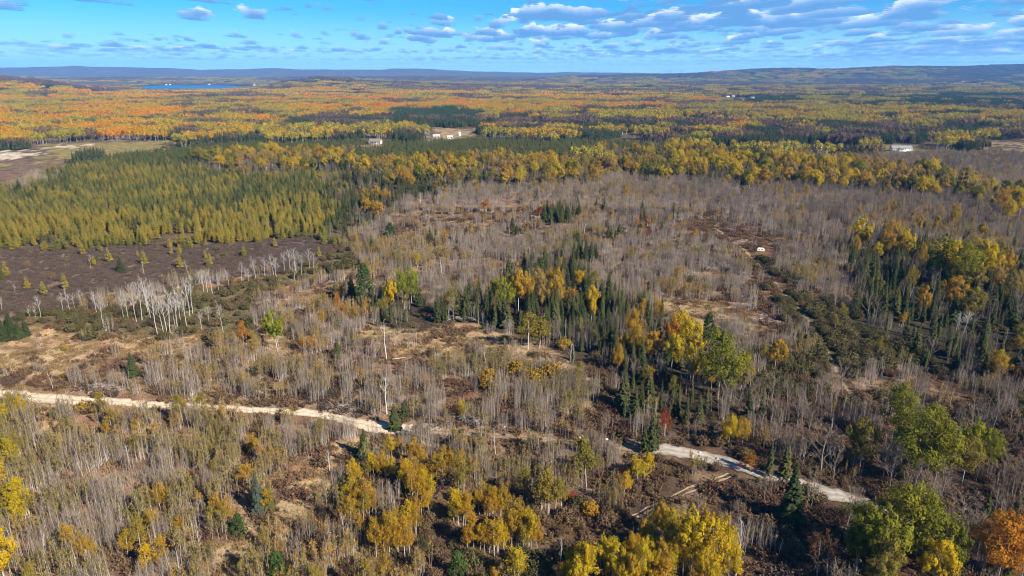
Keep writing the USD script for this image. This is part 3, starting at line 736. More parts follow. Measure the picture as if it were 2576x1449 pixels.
# each layer: (plants per 100 m2, [(plant, share)], clump size in metres, share of the ground left bare by the clumping)
L_UNDER = (16.0, [("brownbrush", 3), ("straw", 5), ("redbrush", 2), ("purplebrush", 1)], 14, 0.1)
CLASSES = {
    "far": (FARC, [("P", [("purple", 5), ("brown", 4), ("olive", 4), ("dark", 1.5), ("gold", 1)], 420, 0)]),
    "purplehill": (FARC, [("P", [("purple", 8), ("brown", 2), ("orange", 0.4)], 400, 0)]),
    "goldfar": (FARC, [("P", [("orange", 4), ("gold", 8), ("olive", 6), ("brown", 3), ("dark", 1.8), ("purple", 1)], 90, 0)]),
    "mixfar": (FARC, [("P", [("brown", 4), ("purple", 3), ("olive", 6), ("dark", 4.5), ("gold", 2.5)], 110, 0)]),
    "greenfar": (FARC, [("P", [("dark", 6), ("olive", 2), ("brown", 1)], 200, 0)]),
    "yellowfar": (FARC, [("P", [("olive", 6), ("gold", 3), ("brown", 2.5), ("dark", 4.5)], 70, 0)]),
    "mixmid": (FARC, [("P", [("dark", 7.5), ("olive", 5), ("brown", 3), ("gold", 2), ("purple", 1)], 60, 0)]),
    "pinefar": (DUFF, [("P", [("pine", 1)], 60, 0)]),
    "darkfar": (DUFF, [("P", [("dark", 4), ("purple", 2)], 60, 0)]),
    "plantfar": (DUFF, [(11, [("plantation", 1)], 30, 0)]),
    "field": ((0.21, 0.155, 0.095), []),
    "palefield": ((0.31, 0.265, 0.215), []),
    "greenfield": ((0.145, 0.120, 0.052), []),
    "darkfield": ((0.10, 0.072, 0.055), [(1.5, [("brownbrush", 1)], 10, 0.3)]),
    "plantlarch": (DUFF, [(14, [("plantation", 6), ("greenlarch", 4.5), ("larch", 1.4)], 20, 0), (0.2, [("spruce", 1)], 40, 0.5)]),
    "larchedge": (DUFF, [(9.5, [("larch", 7), ("greenlarch", 2.5), ("plantation", 0.7)], 30, 0.05), (0.5, [("spruce", 1)], 40, 0.5)]),
    "bog": (PUR, [(30.0, [("bogshrub", 1)], 20, 0.0), (0.28, [("larch", 4), ("spruce", 1), ("slimbare", 4), ("greenlarch", 1)], 40, 0.4), (0.5, [("brownshrub", 1), ("willow", 1)], 30, 0.5), (2.0, [("straw", 1)], 25, 0.6)]),
    "yellowmid": (DUFF, [(1.5, [("poplar_yellow", 4), ("poplar_green", 1.6), ("poplar_gold", 2), ("poplar_olive", 2.5), ("greybare", 1.5), ("poplar_palegold", 1.5)], 30, 0.15), (2.2, [("spruce", 1)], 40, 0.45), (4, [("greythicket", 1)], 26, 0.4)]),
    "sprucemix": (DUFF, [(4.0, [("spruce", 2), ("thinspruce", 3), ("plantation", 1)], 40, 0.05), (0.25, [("poplar_gold", 1), ("poplar_olive", 1)], 40, 0.4), (1.5, [("greythicket", 1)], 25, 0.3)]),
    "greybare": (PUR, [(6.0, [("greythicket", 5), ("thicket", 2), ("goldthicket", 0.7)], 30, 0.06), (0.6, [("aspen_gold", 2), ("aspen_palegold", 2), ("greybare", 3), ("aspen_olive", 1)], 50, 0.3), (2.0, [("thicket", 1), ("goldthicket", 1)], 30, 0.4), L_UNDER]),
    "orangebrush": (DRY, [(12, [("goldthicket", 3), ("thicket", 1)], 20, 0), (2.0, [("aspen_orange", 1), ("aspen_palegold", 1)], 20, 0)]),
    "thicket": (DRY, [(10, [("thicket", 7), ("olivethicket", 2), ("goldthicket", 1.6)], 22, 0.05), (0.3, [("aspen_gold", 2), ("aspen_palegold", 1.5), ("slimbare", 4), ("spruce", 0.7)], 30, 0.35), L_UNDER]),
    "tallthicket": (DRY, [(7.0, [("greythicket", 1.6), ("thicket", 5), ("goldthicket", 1.2)], 22, 0.16), (0.55, [("slimbare", 3), ("greybare", 1), ("aspen_palegold", 1.5), ("aspen_gold", 1.5), ("spruce", 1)], 30, 0.35), (3.0, [("brownbrush", 1), ("redbrush", 1)], 14, 0.2), L_UNDER]),
    "nearthicket": (DRY, [(14.0, [("thicket", 6), ("olivethicket", 5), ("goldthicket", 2.0)], 16, 0.03), (1.4, [("slimbare", 4), ("aspen_olive", 2.4), ("aspen_gold", 0.8), ("aspen_yellow", 0.3)], 20, 0.3), L_UNDER]),
    "olivecorner": (DRY, [(13.0, [("olivethicket", 5), ("thicket", 2), ("goldthicket", 1)], 18, 0.03), (4.5, [("aspen_yellow", 2), ("aspen_olive", 4)], 18, 0.25), L_UNDER]),
    "goldaspen": ((0.13, 0.085, 0.05), [(8.0, [("thicket", 3), ("olivethicket", 2), ("goldthicket", 3)], 18, 0.12), (3.4, [("aspen_gold", 5), ("aspen_yellow", 1.2), ("aspen_olive", 2.2), ("slimbare", 3)], 16, 0.3), (4.0, [("brownshrub", 3), ("willow", 1)], 20, 0.3), L_UNDER]),
    "midaspen": (DRY, [(12.0, [("thicket", 5), ("olivethicket", 4), ("goldthicket", 1.2)], 18, 0.05), (0.9, [("aspen_olive", 3), ("aspen_yellow", 1), ("slimbare", 4)], 18, 0.3), L_UNDER]),
    "brownshrub": ((0.10, 0.065, 0.038), [(11, [("brownshrub", 5), ("willow", 2)], 14, 0.05), (0.5, [("aspen_gold", 3), ("aspen_yellow", 2), ("slimbare", 2)], 16, 0.3), (5, [("brownbrush", 3), ("redbrush", 2)], 14, 0.1)]),
    "grass": (TAN, [(20.0, [("straw", 12), ("brownbrush", 1), ("redbrush", 0.6)], 12, 0.0), (0.25, [("brownshrub", 1), ("slimbare", 1)], 20, 0.5), (1.2, [("thicket", 1)], 18, 0.75)]),
    "brushgrass": (DRY, [(17.0, [("straw", 6), ("redbrush", 2), ("brownbrush", 2), ("purplebrush", 1.5)], 12, 0.0), (5.0, [("thicket", 3), ("goldthicket", 1)], 20, 0.4), (0.25, [("brownshrub", 1), ("slimbare", 1)], 20, 0.5)]),
    "redopen": (RED, [(15.0, [("redbrush", 5), ("brownbrush", 1), ("straw", 1)], 12, 0.03), (0.9, [("thicket", 2), ("goldthicket", 1)], 20, 0.6)]),
    "willow": (MOSS, [(24, [("willow", 7), ("brownshrub", 1)], 14, 0.0), (0.15, [("aspen_olive", 1)], 20, 0.4)]),
    "palestand": (MOSS, [(9.0, [("willow", 3), ("brownshrub", 2)], 14, 0.12), (2.5, [("straw", 1)], 10, 0.2)]),
    "sprucebelt": ((0.050, 0.040, 0.028), [(6.0, [("spruce", 5), ("thinspruce", 2)], 22, 0.10), (1.6, [("slimbare", 3), ("greybare", 2), ("aspen_olive", 1), ("aspen_gold", 0.6)], 20, 0.2), (3.0, [("thicket", 2), ("greythicket", 2)], 16, 0.4), (4.0, [("brownbrush", 1)], 12, 0.2)]),
    "rightspruce": ((0.050, 0.042, 0.030), [(5.0, [("spruce", 6), ("thinspruce", 2)], 24, 0.12), (4.5, [("willow", 1)], 20, 0.3), (1.6, [("greybare", 2), ("slimbare", 2), ("aspen_gold", 0.7), ("poplar_olive", 0.3)], 20, 0.3), (3.0, [("greythicket", 1)], 16, 0.4)]),
    "rightbare": ((0.090, 0.062, 0.045), [(4.5, [("thicket", 3), ("greythicket", 2), ("goldthicket", 0.5)], 16, 0.3), (3.6, [("greybare", 5), ("slimbare", 3), ("rustbare", 1)], 14, 0.3), (15, [("brownbrush", 4), ("redbrush", 3), ("purplebrush", 2)], 12, 0.05), (6.0, [("brownshrub", 4), ("willow", 1)], 14, 0.3)]),
    "darkgap": ((0.075, 0.050, 0.035), [(15.0, [("redbrush", 3), ("brownbrush", 3)], 12, 0.05), (5.0, [("brownshrub", 1)], 14, 0.3), (2.0, [("thicket", 1)], 14, 0.4)]),
}
# (class, height the outline was read at, outline in pixels of the 2576 x 1449 picture); later ones lie on top
REGIONS = [
        ("mixfar", 6, [(-300, 240), (360, 232), (700, 222), (1300, 222), (2900, 212), (2900, 300), (-300, 300)]),
    ("goldfar", 9, [(-300, 238), (350, 228), (650, 226), (1000, 226), (1400, 231), (1750, 236), (1840, 262), (1780, 300), (1250, 306), (1180, 285), (700, 285), (690, 330), (450, 352), (-300, 362)]),
    ("purplehill", 0, [(-400, 219), (250, 221), (300, 241), (-400, 244)]),
    ("purplehill", 0, [(680, 214), (960, 214), (960, 225), (680, 226)]),
    ("purplehill", 0, [(1450, 200), (2900, 200), (2900, 210), (1450, 209)]),
    ("greenfar", 6, [(1850, 240), (2900, 232), (2900, 275), (2300, 268), (1850, 262)]),
    ("yellowfar", 8, [(1500, 262), (2150, 262), (2900, 285), (2900, 312), (1250, 318), (1250, 290)]),
    ("mixmid", 7, [(-200, 360), (480, 350), (700, 300), (1250, 305), (2900, 305), (2900, 385), (-200, 420)]),
    ("yellowfar", 8, [(480, 352), (640, 320), (830, 310), (1100, 312), (1100, 345), (830, 350), (540, 358)]),
    ("yellowfar", 8, [(1180, 312), (1420, 318), (1420, 340), (1180, 342)]),
    ("pinefar", 9, [(985, 275), (1180, 276), (1180, 304), (985, 306)]),
    ("darkfar", 6, [(700, 290), (985, 290), (1250, 300), (1250, 318), (700, 312)]),
    ("darkfar", 6, [(1250, 302), (1700, 305), (2200, 316), (2700, 322), (2700, 334), (2100, 332), (1600, 322), (1250, 322)]),
    ("darkfar", 6, [(1900, 336), (2280, 340), (2280, 364), (1960, 362), (1800, 350)]),
    ("goldfar", 8, [(1815, 310), (1880, 310), (1880, 334), (1815, 334)]),
    ("greenfar", 7, [(2285, 318), (2500, 312), (2500, 352), (2285, 352)]),
    ("plantfar", 4, [(150, 402), (420, 362), (600, 355), (1060, 345), (1500, 346), (1720, 360), (1700, 380), (1480, 392), (1000, 402), (500, 418)]),
    ("yellowmid", 8, [(1500, 372), (1700, 356), (1840, 362), (1900, 400), (1900, 440), (1500, 420)]),
    ("yellowmid", 8, [(1800, 388), (2190, 390), (2400, 425), (2576, 475), (2700, 530), (2500, 505), (2200, 462), (1800, 440)]),
    ("greybare", 4, [(2040, 386), (2200, 382), (2700, 385), (2700, 440), (2300, 424), (2040, 396)]),
    ("orangebrush", 3, [(2040, 390), (2185, 392), (2185, 412), (2040, 405)]),
    ("plantlarch", 4, [(-300, 480), (60, 470), (170, 405), (520, 408), (830, 425), (1000, 440), (1010, 500), (880, 560), (860, 610), (-300, 640)]),
    ("sprucemix", 4, [(860, 430), (1080, 440), (1120, 470), (1060, 500), (1000, 530), (900, 590), (840, 600), (820, 480)]),
    ("yellowmid", 8, [(520, 378), (700, 370), (870, 372), (870, 416), (700, 420), (520, 400)]),
    ("yellowmid", 8, [(860, 396), (1100, 384), (1330, 384), (1500, 400), (1500, 452), (1300, 462), (1080, 440), (860, 425)]),
    ("larchedge", 4, [(-300, 545), (200, 530), (420, 540), (600, 515), (790, 520), (840, 590), (700, 612), (420, 610), (200, 628), (-300, 640)]),
    ("bog", 1, [(-300, 628), (200, 625), (430, 612), (800, 600), (830, 640), (660, 690), (480, 700), (300, 740), (60, 800), (-300, 820)]),
    ("greybare", 5, [(1160, 455), (1400, 450), (1700, 440), (1900, 455), (2300, 480), (2700, 520), (2700, 560), (2050, 545), (1600, 500), (1160, 500)]),
    ("tallthicket", 3, [(1000, 500), (1600, 490), (2100, 545), (2080, 640), (2080, 680), (1900, 600), (1700, 575), (1300, 580), (900, 620), (860, 600)]),
    ("brushgrass", 1, [(1000, 520), (1250, 500), (1340, 540), (1250, 590), (1000, 600)]),
    ("thicket", 3, [(860, 620), (1000, 590), (1300, 570), (1700, 575), (1800, 640), (1900, 690), (1860, 760), (1640, 740), (1500, 680), (1380, 690), (1180, 720), (920, 700)]),
    ("redopen", 1, [(1700, 570), (1860, 560), (1960, 610), (1900, 640), (1990, 690), (2010, 760), (1960, 850), (1900, 860), (1830, 780), (1880, 740), (1900, 690), (1820, 620)]),
    ("grass", 1, [(1560, 740), (1700, 745), (1860, 760), (1940, 860), (1800, 830), (1640, 790)]),
    ("thicket", 3, [(1720, 800), (1830, 790), (1960, 860), (1980, 900), (1900, 910), (1740, 830)]),
    ("thicket", 3, [(1960, 640), (2100, 620), (2150, 640), (2180, 760), (2060, 760), (1990, 700)]),
    ("willow", 1, [(1870, 620), (1920, 640), (1980, 720), (2060, 745), (2150, 760), (2220, 800), (2290, 850), (2300, 900), (2180, 960), (2100, 920), (2040, 860), (1990, 790), (1930, 690)]),
    ("tallthicket", 3, [(2060, 680), (2170, 680), (2190, 770), (2060, 755)]),
    ("rightspruce", 3, [(2085, 600), (2300, 590), (2500, 650), (2700, 620), (2700, 990), (2430, 960), (2300, 930), (2290, 850), (2180, 790), (2180, 680)]),
    ("grass", 0, [(-300, 850), (80, 835), (300, 850), (560, 860), (800, 890), (700, 910), (300, 900), (120, 960), (-300, 985)]),
    ("palestand", 1, [(60, 800), (150, 770), (300, 760), (480, 720), (640, 700), (800, 640), (860, 620), (870, 690), (740, 760), (640, 830), (600, 870), (400, 850), (250, 830), (90, 830)]),
    ("brushgrass", 0, [(640, 750), (860, 690), (940, 700), (920, 790), (860, 830), (700, 850), (640, 830)]),
    ("brushgrass", 1, [(-300, 985), (120, 930), (300, 890), (500, 880), (820, 890), (1100, 900), (1100, 960), (700, 960), (300, 970), (200, 985), (-300, 975)]),
    ("orangebrush", 2, [(520, 880), (800, 870), (800, 900), (620, 912), (500, 900)]),
    ("orangebrush", 2, [(790, 760), (915, 755), (920, 800), (800, 830)]),
    ("thicket", 3, [(320, 930), (700, 925), (1110, 930), (1150, 1000), (1140, 1060), (860, 1030), (600, 1016), (320, 1000)]),
    ("brushgrass", 1, [(860, 990), (960, 990), (1000, 1060), (960, 1080), (860, 1040)]),
    ("grass", 1, [(900, 800), (1100, 800), (1420, 850), (1540, 900), (1480, 940), (1300, 900), (1120, 890), (1000, 900), (900, 860)]),
    ("midaspen", 3, [(1180, 900), (1300, 880), (1460, 900), (1480, 1000), (1560, 1040), (1560, 1110), (1300, 1080), (1020, 1070), (1000, 1050), (1140, 1050), (1140, 930)]),
    ("redopen", 1, [(1130, 950), (1185, 940), (1230, 1000), (1210, 1040), (1140, 1020)]),
    ("darkgap", 1, [(1480, 900), (1560, 930), (1600, 1080), (1660, 1110), (1480, 1100), (1500, 1000)]),
    ("sprucebelt", 3, [(850, 720), (1000, 730), (1230, 740), (1380, 650), (1460, 640), (1500, 700), (1560, 750), (1650, 770), (1700, 830), (1880, 880), (1960, 930), (1930, 1040), (1830, 1060), (1650, 1050), (1570, 1030), (1550, 920), (1440, 860), (1330, 815), (1180, 800), (1060, 800), (920, 780)]),
    ("rightbare", 1, [(1900, 930), (2100, 940), (2300, 930), (2700, 990), (2700, 1600), (1900, 1600), (1700, 1300), (1830, 1200), (1660, 1140), (1660, 1090), (1880, 1050)]),
    ("willow", 1, [(1900, 930), (2040, 880), (2130, 960), (2100, 1010), (2000, 1020), (1920, 1000)]),
    ("brushgrass", 0, [(2060, 940), (2300, 940), (2500, 980), (2400, 1010), (2120, 1010)]),
    ("nearthicket", 3, [(-300, 1000), (200, 1022), (500, 1036), (700, 1048), (860, 1076), (900, 1120), (800, 1449), (700, 1600), (-300, 1600)]),
    ("grass", 0, [(40, 1030), (160, 1030), (170, 1110), (90, 1120), (40, 1060)]),
    ("grass", 0, [(830, 1090), (940, 1100), (900, 1200), (850, 1260), (720, 1330), (640, 1449), (560, 1560), (530, 1449), (600, 1360), (740, 1200)]),
    ("olivecorner", 3, [(-300, 1080), (90, 1075), (140, 1160), (100, 1260), (60, 1330), (70, 1600), (-300, 1600)]),
    ("midaspen", 3, [(940, 1100), (1040, 1075), (1560, 1120), (1640, 1200), (1560, 1300), (1330, 1260), (1000, 1130)]),
    ("goldaspen", 4, [(820, 1250), (940, 1120), (1100, 1130), (1200, 1180), (1330, 1240), (1400, 1300), (1350, 1449), (1300, 1600), (800, 1600), (760, 1449)]),
    ("brownshrub", 1, [(1060, 1300), (1150, 1270), (1330, 1300), (1480, 1240), (1620, 1300), (1640, 1340), (1500, 1449), (1400, 1600), (1040, 1600), (1060, 1449)]),
    ("darkgap", 1, [(1500, 1190), (1640, 1150), (1760, 1200), (1640, 1290), (1560, 1290)]),
    ("darkgap", 1, [(1760, 1215), (1900, 1215), (2000, 1260), (2120, 1300), (2080, 1449), (1900, 1400), (1740, 1280)]),
    ("goldaspen", 4, [(1430, 1380), (1700, 1340), (1850, 1380), (1900, 1600), (1400, 1600)]),
    ("palefield", 0, [(-300, 378), (60, 379), (100, 396), (-300, 408)]),
    ("darkfield", 0, [(-300, 408), (160, 398), (150, 412), (60, 470), (-300, 478)]),
    ("greenfield", 0, [(-300, 422), (165, 404), (168, 409), (-300, 433)]),
    ("greenfield", 0, [(110, 362), (200, 355), (430, 356), (410, 378), (330, 390), (150, 396)]),
    ("palefield", 0, [(135, 365), (250, 358), (240, 366), (150, 374)]),
    ("field", 0, [(1080, 321), (1190, 321), (1190, 354), (1080, 354)]),
    ("field", 0, [(915, 360), (962, 357), (966, 376), (912, 376)]),
    ("field", 0, [(2380, 358), (2700, 352), (2700, 368), (2500, 366), (2380, 366)]),
    ("greenfield", 0, [(2215, 366), (2330, 368), (2330, 392), (2215, 392)]),
    ("field", 0, [(2440, 280), (2700, 280), (2700, 290), (2440, 288)]),
    ("field", 0, [(2090, 268), (2170, 268), (2170, 274), (2090, 274)]),
    ("field", 0, [(2330, 221), (2700, 220), (2700, 227), (2330, 226)]),
    ("field", 0, [(1815, 249), (1900, 250), (1900, 255), (1815, 254)]),
    ("field", 0, [(2480, 372), (2700, 366), (2700, 392), (2520, 392)]),
]
REG = []
for c, z, poly in REGIONS:
    p = np.array([at(px, max(py, 192), z) for px, py in poly])
    REG.append((c, p, p.min(0), p.max(0)))
CID = {c: i for i, c in enumerate(CLASSES)}


def class_of(x, y):
    # the outlines are frayed a little so that the kinds of cover run into each other
    d = np.hypot(x, y)
    j = np.clip(d * 0.055, 3, 70)
    xx = x + (fbm2(x, y, 9, 31, 2) - 0.5) * j + (fbm2(x, y, 40, 33, 2) - 0.5) * j
    yy = y + (fbm2(x, y, 9, 32, 2) - 0.5) * j * 1.5 + (fbm2(x, y, 40, 34, 2) - 0.5) * j * 1.5
    r = np.where(np.asarray(y) < 620, CID["thicket"], CID["far"])
    for c, p, lo, hi in REG:
        m = (xx >= lo[0]) & (xx <= hi[0]) & (yy >= lo[1]) & (yy <= hi[1])
        if m.any():
            k = np.nonzero(m)[0]
            r[k[inside(p, xx[k], yy[k])]] = CID[c]
    return r


# ------------------------------------------------------------------ ground, roads, lake
def grid_mesh(ys, us, half):
    Y, U = np.meshgrid(ys, us, indexing="ij")
    X = U * half(Y)
    n, m = X.shape
    i, j = np.meshgrid(np.arange(n - 1), np.arange(m - 1), indexing="ij")
    q = np.stack([i * m + j, i * m + j + 1, (i + 1) * m + j + 1, (i + 1) * m + j], -1).reshape(-1, 4)
    return X.ravel(), Y.ravel(), np.vstack([q[:, [0, 1, 2]], q[:, [0, 2, 3]]])


ys = np.concatenate([np.linspace(-260, 50, 24)[:-1], 50 * np.exp(np.linspace(0, math.log(16500 / 50), 430))])
gx, gy, gf = grid_mesh(ys, np.linspace(-1, 1, 420), lambda y: 130 + 1.0 * np.maximum(y, 0) + 60)
gz = terrain(gx, gy)
gc = np.array([CLASSES[c][0] for c in CLASSES])[class_of(gx, gy)]
gm = usdkit.mesh(stage, "/World/ground", (np.column_stack([gx, gy, gz]), gf), M["ground"], smooth=True)
UsdGeom.PrimvarsAPI(gm).CreatePrimvar("ground", Sdf.ValueTypeNames.Color3fArray, "vertex").Set(Vt.Vec3fArray.FromNumpy(gc.astype(np.float32)))
tag(gm, "brush-covered ground rolling away to distant hills", "ground", kind="structure")


def strip(name, rows, mat, lift, label, cat, jag=0.25, seed=0, step=1.5):
    """A track from its two edges (x, far edge, near edge) in pixels."""
    r = np.array(rows, float)
    A, B = np.stack(at(r[:, 0], r[:, 1]), 1), np.stack(at(r[:, 0] + (r[:, 3] if r.shape[1] > 3 else 0), r[:, 2]), 1)
    s = np.concatenate([[0], np.cumsum(np.linalg.norm(np.diff((A + B) / 2, axis=0), axis=1))])
    t = np.linspace(0, s[-1], int(s[-1] / step) + 2)
    rng = np.random.default_rng(seed)
    A = np.stack([np.interp(t, s, A[:, k]) for k in (0, 1)], 1) + rng.normal(size=(len(t), 2)) * jag * 1.5
    B = np.stack([np.interp(t, s, B[:, k]) for k in (0, 1)], 1) + rng.normal(size=(len(t), 2)) * jag
    w = np.linspace(0, 1, 7)
    P = A[:, None] * (1 - w[None, :, None]) + B[:, None] * w[None, :, None]
    X, Y = P[..., 0], P[..., 1]
    rut = -0.05 * (np.exp(-((w - 0.28) / 0.09) ** 2) + np.exp(-((w - 0.72) / 0.09) ** 2))
    Z = terrain(X.ravel(), Y.ravel()).reshape(X.shape) + lift + rut[None] + 0.05
    n, m = X.shape
    i, j = np.meshgrid(np.arange(n - 1), np.arange(m - 1), indexing="ij")
    q = np.stack([i * m + j, (i + 1) * m + j, (i + 1) * m + j + 1, i * m + j + 1], -1).reshape(-1, 4)
    road = usdkit.mesh(stage, f"/World/{numbered(name)}", (np.column_stack([X.ravel(), Y.ravel(), Z.ravel()]), q), mat, smooth=True)
    # tyres keep two lanes pale; the crown and the verges carry dirt and dead grass
    c = np.array([[0.62, 0.58, 0.52], [0.95, 0.94, 0.92], [1.12, 1.12, 1.12], [0.80, 0.77, 0.72], [1.12, 1.12, 1.12], [0.95, 0.94, 0.92], [0.62, 0.58, 0.52]])
    c = c[None] * (0.86 + 0.3 * fbm2(X, Y, 6, 61 + seed, 3))[..., None]
    UsdGeom.PrimvarsAPI(road).CreatePrimvar("wear", Sdf.ValueTypeNames.Color3fArray, "vertex").Set(Vt.Vec3fArray.FromNumpy(c.reshape(-1, 3).astype(np.float32)))
    tag(road, label, cat, kind="structure")
    KEEPOUT.append(np.vstack([A, B[::-1]]))
    return (A + B) / 2


KEEPOUT = []
strip("road", [(-120, 966, 992), (0, 979, 1003), (100, 989, 1016), (167, 994, 1019), (233, 999, 1021), (300, 1003, 1021), (400, 1012, 1031), (500, 1018, 1034), (567, 1021, 1037), (667, 1026, 1042),
               (767, 1030, 1047), (830, 1036, 1058), (870, 1047, 1069), (910, 1056, 1082), (945, 1060, 1092), (985, 1066, 1094), (1040, 1072, 1092)], M["sand"], 0.12, "pale sand road running in from the west through the thicket", "road", seed=1)
strip("road", [(1035, 1068, 1088), (1110, 1074, 1096), (1190, 1082, 1100), (1260, 1089, 1104), (1400, 1103, 1116), (1500, 1112, 1126), (1628, 1122, 1141)], M["dirt"], 0.06, "rough brown dirt stretch of the road with rubble beside it", "road", seed=2)
strip("road", [(1615, 1121, 1138), (1717, 1123, 1152), (1767, 1138, 1163), (1817, 1148, 1178), (1870, 1163, 1188), (1934, 1190, 1213), (1984, 1199, 1230), (2034, 1213, 1236), (2084, 1224, 1260), (2134, 1240, 1268),
               (2184, 1258, 1285), (2260, 1288, 1310), (2330, 1315, 1330)], M["gravel"], 0.12, "pale gravel road curving away between the spruces", "road", seed=3)
for o in (0, 10):
    strip("track", [(1830 + o, 1190 + o * 0.5, 1192 + o * 0.5, 5), (1810 + o, 1199 + o * 0.6, 1202 + o * 0.6, 5), (1717 + o, 1233 + o * 0.7, 1235.5 + o * 0.7, 4), (1650 + o, 1266 + o * 0.6, 1268.5 + o * 0.6, 4), (1590 + o, 1296 + o * 0.6, 1298.5 + o * 0.6, 4)], M["rut"], 0.05,
          "wheel rut of the side track, " + ("the one nearer the gravel road" if o == 0 else "the one farther from the gravel road"), "track", 0.1, 4 + o)
strip("trail", [(1795, 575, 579, 16), (1867, 628, 633, 14), (1917, 680, 686, 14), (1970, 745, 752, 14), (2017, 790, 798, 14), (2050, 836, 845, 12), (2084, 896, 906, 12), (2110, 950, 962, 12), (2140, 1000, 1012, 12)], M["trail"], 0.05,
      "narrow dry trail cut through the willow bushes", "trail", 0.3, 6)
lv = np.column_stack([LAKE, np.full(len(LAKE), -1.6)])
lf = np.array([(0, i, i + 1) for i in range(1, len(LAKE) - 1)])
big = lv.mean(0) + (lv - lv.mean(0)) * [1.04, 1.04, 1]
big[:, 2] = -1.6
tag(usdkit.mesh(stage, "/World/lake", (big, lf[:, ::-1] if np.cross(big[1] - big[0], big[2] - big[0])[2] < 0 else lf), M["water"]), "blue lake far off behind the orange forest", "lake", kind="structure")

# ------------------------------------------------------------------ buildings and man-made things
def place(px, py, z=None):
    x, y = map(float, at(px, py))
    return x, y, float(terrain(np.array([x]), np.array([y]))[0]) if z is None else z


def thing(name, label, cat, loc, rz=0.0, group=None, s=None):
    x = UsdGeom.Xform.Define(stage, f"/World/{numbered(name)}")
    x.AddTranslateOp().Set(Gf.Vec3d(*map(float, loc)))
    if rz:
        x.AddRotateZOp().Set(float(rz))
    if s is not None:
        x.AddScaleOp().Set(Gf.Vec3f(*map(float, s)))
    tag(x, label, cat, group)
    return x


def part(owner, name, mb, mat, smooth_=False):
    base = f"{owner.GetPath()}/{name}"
    k, p = 0, base
    while stage.GetPrimAtPath(p):
        k += 1
        p = f"{base}_{k:03d}"
    return mesh_at(p, mb, M[mat] if isinstance(mat, str) else mat, smooth_=smooth_)


def gable(L, D, z0, rise, over=0.5, thick=0.2):
    """A pitched roof along x as two slabs, with its gable ends."""
    m = MB()
    for s in (-1, 1):
        a = np.array([[-L / 2 - over, s * (D / 2 + over), z0 - over * 2 * rise / D], [L / 2 + over, s * (D / 2 + over), z0 - over * 2 * rise / D], [L / 2 + over, s * 0.002, z0 + rise], [-L / 2 - over, s * 0.002, z0 + rise]])
        b = a + [0, 0, thick]
        v = np.vstack([a, b])
        m.add(v, [(0, 1, 2), (0, 2, 3), (4, 6, 5), (4, 7, 6), (0, 4, 5), (0, 5, 1), (1, 5, 6), (1, 6, 2), (2, 6, 7), (2, 7, 3), (3, 7, 4), (3, 4, 0)])
    return m


def house(name, label, px, py, L, D, wall=2.8, rise=1.8, rz=0.0, wm="whitepaint", rm="greyroof", windows=4, door=True, wing=None, chimney=False, cat="house", z=None):
    o = thing(name, label, cat, place(px, py, z), rz)
    w = MB().box(-L / 2, -D / 2, -1.0, L / 2, D / 2, wall)
    for s in (-1, 1):
        w.add([(s * L / 2, -D / 2, wall), (s * L / 2, D / 2, wall), (s * L / 2, 0, wall + rise), (s * (L / 2 - 0.2), -D / 2, wall), (s * (L / 2 - 0.2), D / 2, wall), (s * (L / 2 - 0.2), 0, wall + rise)], [(0, 1, 2), (3, 5, 4)])
    part(o, "wall", w, wm)
    r = part(o, "roof", gable(L, D, wall, rise), rm)
    if chimney:
        mesh_at(f"{r.GetPath()}/chimney", MB().box(L * 0.2, 0.4, wall + rise * 0.5, L * 0.2 + 0.8, 1.2, wall + rise + 1.2), M["brownroof"])
    for i in range(windows):
        x = -L / 2 + L * (i + 0.6) / (windows + (0.4 if door else 0.2))
        f = part(o, "window", MB().box(x - 0.75, -D / 2 - 0.07, 0.8, x + 0.75, -D / 2 - 0.02, 2.1), "whitepaint")
        mesh_at(f"{f.GetPath()}/pane", MB().box(x - 0.66, -D / 2 - 0.10, 0.88, x + 0.66, -D / 2 - 0.075, 2.02), M["glassdark"])
    if door:
        part(o, "door", MB().box(L / 2 - 1.6, -D / 2 - 0.06, 0.0, L / 2 - 0.6, -D / 2 - 0.01, 2.1), "door")
    if wing:
        wl, wd = wing
        part(o, "porch", MB().box(-wl / 2, -D / 2 - wd, -0.6, wl / 2, -D / 2 - 0.12, 0.2), wm)
        for s in (-0.95, -0.3, 0.3, 0.95):
            part(o, "post", MB().box(s * wl / 2 - 0.12, -D / 2 - wd, 0.2, s * wl / 2 + 0.12, -D / 2 - wd + 0.24, wall - 0.1), wm)
        part(o, "porch_roof", MB().box(-wl / 2 - 0.3, -D / 2 - wd - 0.3, wall - 0.1, wl / 2 + 0.3, -D / 2 - 0.53, wall + 0.1), rm)
    pts = np.array([(-L / 2 - 3, -D / 2 - 42), (L / 2 + 3, -D / 2 - 42), (L / 2 + 3, D / 2 + 3), (-L / 2 - 3, D / 2 + 3)])
    c, s = math.cos(math.radians(rz)), math.sin(math.radians(rz))
    x, y, _ = place(px, py)
    KEEPOUT.append(np.stack([pts[:, 0] * c - pts[:, 1] * s + x, pts[:, 0] * s + pts[:, 1] * c + y], 1))
    return o


